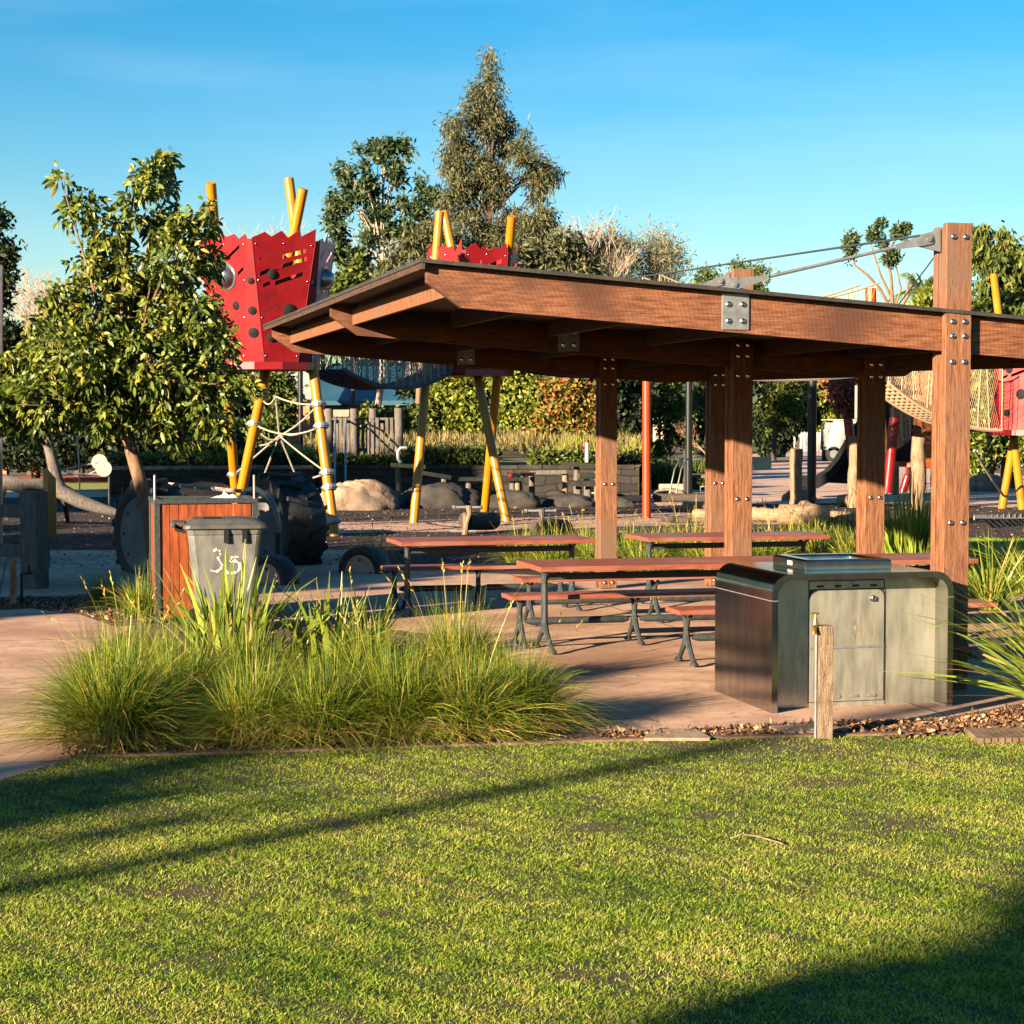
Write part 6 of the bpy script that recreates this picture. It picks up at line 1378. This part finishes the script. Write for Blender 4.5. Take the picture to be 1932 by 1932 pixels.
# shrubs and trees of the middle distance
MID = [
    ('green_tree', 'yellow-green sunlit tree behind the middle yellow poles', 62, 862, ((850, 735, 40), (895, 745, 38), (860, 785, 36), (825, 760, 26), (900, 790, 26), (870, 705, 30)), 620, 14, .20, .11, 'bright', 'barkp', .08, 'tree'),
    ('green_tree', 'yellow-green tree with a forked pale trunk right of the crossed yellow poles', 60, 985, ((975, 740, 34), (1000, 770, 34), (955, 780, 28), (1020, 740, 32), (990, 715, 26)), 520, 14, .20, .11, 'bright', 'bark', .09, 'tree'),
    ('autumn_shrub', 'orange-tinged autumn shrub left of the left back shelter post', 58, 1075, ((1065, 745, 36), (1090, 780, 36), (1060, 800, 34), (1100, 740, 24), (1040, 820, 24), (1090, 820, 26)), 620, 14, .17, .10, 'autumn', 'barkd', .05, 'shrub'),
    ('dark_tree', 'dark tree behind the left back shelter post', 82, 1165, ((1150, 740, 50), (1190, 740, 40), (1170, 790, 36), (1130, 700, 40)), 380, 22, .26, .15, 'dark', 'barkd', .1, 'tree'),
    ('green_shrub', 'mid green bush directly right of the orange-red pole', 84, 1260, ((1255, 740, 38), (1250, 780, 34), (1270, 820, 36), (1240, 850, 26), (1290, 780, 30), (1262, 700, 30)), 560, 16, .16, .09, 'con', 'barkd', .05, 'shrub'),
    ('green_shrub', 'dull green bush between the dark lamp post and the middle shelter posts', 86, 1325, ((1325, 745, 36), (1340, 790, 36), (1315, 800, 34), (1340, 840, 26), (1330, 700, 30)), 500, 16, .16, .09, 'con', 'barkd', .05, 'shrub'),
    ('dark_conifer', 'dark drooping conifer with yellow-lit tips right of the middle shelter post', 92, 1460, ((1445, 745, 40), (1480, 770, 36), (1450, 800, 34), (1490, 720, 34), (1430, 700, 40)), 560, 16, .28, .10, 'con', 'barkd', .12, 'tree'),
    ('dark_conifer', 'very dark conifer mass left of the white pickets', 100, 1505, ((1500, 750, 34), (1520, 790, 20), (1490, 820, 34), (1455, 835, 34), (1520, 720, 26)), 420, 22, .28, .16, 'dark', 'barkd', .12, 'tree'),
    ('small_street_tree', 'yellow-green tree above the white picket fence', 108, 1560, ((1560, 760, 30), (1548, 790, 22), (1572, 785, 20), (1555, 730, 26)), 420, 14, .26, .14, 'bright', 'barkd', .10, 'tree'),
    ('russet_tree', 'reddish brown leafed tree beside the grey sign board', 98, 1598, ((1592, 745, 20), (1600, 770, 18), (1598, 720, 20)), 260, 14, .26, .15, 'redl', 'barkd', .08, 'tree'),
    ('olive_tree', 'olive green tree behind the sign board, above the truck', 104, 1580, ((1575, 720, 30), (1610, 720, 26), (1585, 750, 24)), 260, 14, .3, .16, 'autumn', 'barkd', .10, 'tree'),
    ('dark_shrub', 'dark green bush behind the left tower poles, left of the lamp post', 58, 530, ((520, 760, 40), (540, 800, 36), (500, 720, 34), (500, 800, 30), (548, 740, 22)), 420, 18, .18, .10, 'con', 'barkd', .06, 'shrub'),
    ('dark_shrub', 'dark rounded bush in front of the blue-grey roof', 62, 700, ((700, 790, 20), (740, 800, 26), (765, 800, 24), (795, 795, 26), (725, 815, 24)), 420, 20, .18, .11, 'con', 'barkd', .06, 'shrub'),
    ('dark_tree', 'dark tree mass between the blue-roofed house and the yellow-green tree', 74, 805, ((800, 730, 34), (820, 790, 30), (790, 690, 30), (815, 830, 20)), 320, 22, .24, .15, 'dark', 'barkd', .1, 'tree'),
    ('bright_sapling', 'small bright yellow-green sapling behind the tree trunk at left', 50, 402, ((395, 800, 12), (403, 820, 18), (388, 835, 12), (412, 845, 12)), 90, 14, .14, .08, 'bright', 'barkd', .05, 'tree'),
    ('round_shrub', 'dark clipped round bush right of the left back shelter post', 52, 1205, ((1200, 880, 22), (1195, 890, 20)), 130, 24, .12, .08, 'dark', 'barkd', 0, 'shrub'),
    ('low_dark_shrub', 'low dark bush under the rope web of the left tower', 51, 540, ((505, 870, 20), (540, 878, 16), (520, 880, 22)), 140, 22, .13, .08, 'dark', 'barkd', 0, 'shrub'),
]
for i, (nm, lab, y, bu, q, ncl, per, LL, WW, lf, bk, tr, ct) in enumerate(MID):
    bl = [PB(a, b, c * 1.05, y) for a, b, c in q]; z0 = .85 if (y > 51 and -10 < S(bu - 966, y) < 7) else 0
    tree(nm, lab, y, bu, bl, ncl, per, LL, WW, .14, lf, bk, tr, 400 + i, cat=ct, nb=10, shell=.35, vlo=0, vhi=1, z0=z0, group='trees and shrubs of the middle distance')
# dark screen of trees at the left and a far wood
LFT = [(-40, 720, 66, 64), (60, 700, 70, 68), (150, 740, 60, 66), (250, 730, 66, 69), (340, 750, 60, 65), (430, 740, 56, 67)]
for i, (u, v, rr_, y) in enumerate(LFT):
    lab = ['dark tree at the left edge behind the thick horizontal log', 'dark tree behind the forked dead branch', 'dark tree behind the white discs', 'dark tree behind the leaning trunk of the broad-leaved tree', 'dark tree above the left stone wall', 'dark tree behind the yellow-green sapling'][i]
    bl = [PB(u, v, rr_, y), PB(u - 30, v + 45, rr_ * .8, y), PB(u + 35, v + 50, rr_ * .8, y), PB(u, v + 75, rr_ * .7, y)]
    tree('dark_tree', lab, y, u, bl, 520, 22, .26, .15, .2, 'dark', 'barkd', .16, 440 + i, nb=8, shell=.4, group='dark trees behind the left side')
for i, (u, lab) in enumerate(((312, 'thin brown trunk right of the leaning tree trunk, standing in the hedge'), (330, 'thin grey leaning trunk standing in the hedge behind the tree'))):
    pole_thing('tree_trunk', lab, 'tree', u - 2 + i * -6, 790, u + 2, 882, .16, MT['bark' if i == 0 else 'barkp'], y=53, part='trunk')
r = np.random.default_rng(500)
bl = [(S(u - 966, 150), 150 + r.uniform(-4, 4), r.uniform(1.5, 4.2), 8, 3, r.uniform(3.2, 5.2)) for u in range(-500, 2500, 130)]
(V, F, var), C = foliage(r, bl, 5200, 8, .9, .6, .5, .1, 'c', .3, 0, 1)
tag(npmesh('distant_wood', V, F, LM['dark'], var), 'dark distant wood closing the view behind everything', 'wood', kind='stuff')
# hedge and ground cover behind the walls
def band(name, label, boxes, n, LL, WW, leaf, seed, cat='ground cover', up=0.0):
    r = np.random.default_rng(seed); P = []
    for (u0, u1, v0, v1, y0, y1, k) in boxes:
        yy = r.uniform(y0, y1, k); ub = r.uniform(u0, u1, k); zz0 = CAMZ - (v1 - 793) * y0 / FPX; zz1 = CAMZ - (v0 - 793) * y0 / FPX
        P.append(np.stack([(ub - 966) * y0 / FPX, yy, zz0 + (zz1 - zz0) * r.random(k) ** .8], 1))
    P = np.concatenate(P); n = len(P); D = r.normal(size=(n, 3)); D[:, 2] = np.abs(D[:, 2]) * (1 + up * 4); D /= np.linalg.norm(D, axis=1)[:, None]
    V, F, var = cards(r, P, LL * r.uniform(.6, 1.3, n), WW * r.uniform(.7, 1.3, n), D, r.random(n))
    return tag(npmesh(name, V, F, LM[leaf], var), label, cat, kind='stuff')
band('clipped_hedge', 'low dark green planting along the top of the left stone wall', [(400 - 200, 480, 862, 886, 51, 53.5, 9000)], 0, .16, .08, 'con', 510)
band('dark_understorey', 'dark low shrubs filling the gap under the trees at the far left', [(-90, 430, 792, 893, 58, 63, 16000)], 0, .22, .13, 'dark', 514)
band('bank_planting', 'dark creeping plants hanging over the middle stone wall', [(760, 940, 848, 882, 49.9, 52, 5200), (1000, 1120, 852, 884, 49.8, 51, 2600), (590, 760, 862, 884, 50, 51.5, 2600)], 0, .14, .07, 'con', 511)
band('dry_grass', 'dry straw-coloured grass covering the raised bank', [(560, 1215, 832, 856, 54, 80, 16000)], 0, .32, .03, 'straw', 512, up=1)
def reeds(label, u0, u1, v0, v1, y, n, seed, leaf='reed', grp='clumps of upright reeds', zb=.8):
    r = np.random.default_rng(seed); x0, x1 = S(u0 - 966, y), S(u1 - 966, y); H = AT(0, v0, y).z - zb
    t = thing('reed_clump', label, 'reeds', ((x0 + x1) / 2, y, zb), 0, grp); bs = np.stack([r.uniform(x0, x1, n) - (x0 + x1) / 2, r.uniform(-.6, .6, n), np.zeros(n)], 1)
    ln = np.clip(np.abs(r.normal(.25, .15, n)), 0, .8); V, F, var = ribbons(r, bs, r.random(n) * 2 * PI, H * r.uniform(.6, 1.15, n), ln, ln * .3, .035 * r.uniform(.7, 1.3, n), 4, .2, r.random(n)); npmesh('blades', V, F, LM[leaf], var, t)
reeds('yellow-green upright reeds between the left tower poles and the timber fort', 505, 585, 838, 880, 52, 620, 520)
reeds('yellow-green reeds left of the left tower poles', 585, 625, 842, 880, 52.5, 260, 526)
reeds('tall yellow-green reeds left of the left back shelter post, behind the water tables', 1058, 1130, 822, 880, 51, 620, 521)
reeds('yellow-green reeds right of the left back shelter post', 1176, 1214, 832, 885, 53, 420, 522, zb=.3)
reeds('green rushes right of the orange-red pole', 1232, 1290, 866, 915, 54, 560, 523, 'con', zb=0)
reeds('green rushes around the thin orange-brown log post', 1302, 1352, 862, 905, 54, 480, 524, 'con', zb=0)
reeds('reddish dry grasses behind the tree at left', 420, 460, 848, 882, 52.5, 220, 525, 'autumn')
# trees standing behind the camera, outside the picture, whose shade falls on the lawn and path
def off_tree(label, s0, k, perp, zc, R, Rz, seed, Rb=None, ncl=700, cat='tree'):
    # s0: a ground point the shade is aimed at; k: how far back towards the sun the tree stands
    x = s0[0] - SH[0] * k + -SH[1] * perp; y = s0[1] - SH[1] * k + SH[0] * perp
    r = np.random.default_rng(seed); bl = [(x, y, zc, R, R, Rz), (x, y, zc - Rz * .5, R * .8, R * .8, Rz * .6)]
    t = thing('shade_tree', label, cat, (x, y, 0), 0, 'trees standing outside the view'); I = inv(t)
    (V, F, var), C = foliage(r, bl, ncl, 12, .5, .3, .3, .1, 'c', .2); npmesh('crown', V, F, LM['dark'], var, t, I)
    m = MB(); limbs(m, r, (x, y, -.05), (x, y, zc + Rz * .5), C, .2, 12); m.build('trunk', MT['barkd'], t, smooth=True, inv=I)
off_tree('tree outside the view whose shade fills the lower right of the lawn', (4.35, 4.75), 20.8, 0, 5.4, 3.25, 1.9, 600, ncl=3200)
off_tree('narrow tree outside the view whose shade crosses the upper left of the lawn', (-3.1, 9.25), 30, 0, 6.85, .36, .65, 601, ncl=120)
for i, pp in enumerate((36.4, 40.0, 43.6)):
    off_tree(['nearest', 'middle', 'farthest'][i] + ' tree of the back row outside the view, shading the stone wall', (-SH[1] * pp + SH[0] * 10, SH[0] * pp + SH[1] * 10), 0, 0, 5.0, 1.8, 2.2, 630 + i, ncl=700)
for i, (pp, kk) in enumerate(((18.6, 15), (21.2, 14), (24, 15), (27, 14), (30.5, 16))):
    x = -SH[1] * pp + SH[0] * -1.5; y = SH[0] * pp + SH[1] * -1.5
    off_tree(['first', 'second', 'third', 'fourth', 'fifth'][i] + ' bushy tree of the row outside the view to the left', (x, y), 0, 0, 3.0, 1.75, 1.9, 610 + i, ncl=800)
lp = G(480, 1593); x = lp.x - SH[0] * 25; y = lp.y - SH[1] * 25
t = thing('light_mast', 'tall mast outside the view whose thin shadow crosses the lawn', 'mast', (x, y, 0)); m = MB(); m.tube([(0, 0, 0), (0, 0, 7.5)], [.13, .10], 12); m.build('shaft', MT['dpole'], t, smooth=True)
m = MB(); m.tube([(0, 0, 7.5), (.0, 0, 7.7)], .16, 12); m.build('head', MT['dpole'], t)
r = np.random.default_rng(700); P = []
for (u0, u1, v0, v1, n) in ((1812, 1960, 1020, 1125, 26000),):
    a, b = G(u0, v1), G(u1, v0); y = a.y + (b.y - a.y) * r.random(n); x = (r.uniform(u0, u1, n) - 966) * y / FPX; P.append(np.stack([x, y, np.full(n, .02)], 1))
P = np.concatenate(P); n = len(P); L = r.uniform(.03, .06, n)
V, F, vv = ribbons(r, P, r.random(n) * 2 * PI, L, np.clip(r.normal(.6, .2, n), .1, .95), np.full(n, .2), np.full(n, .008), 2, .2, np.clip(r.normal(.5, .2, n), 0, 1))
tag(npmesh('right_lawn_grass', V, F, LM['lawn'], vv), 'patch of mown grass beyond the right shelter post', 'lawn grass', kind='stuff')
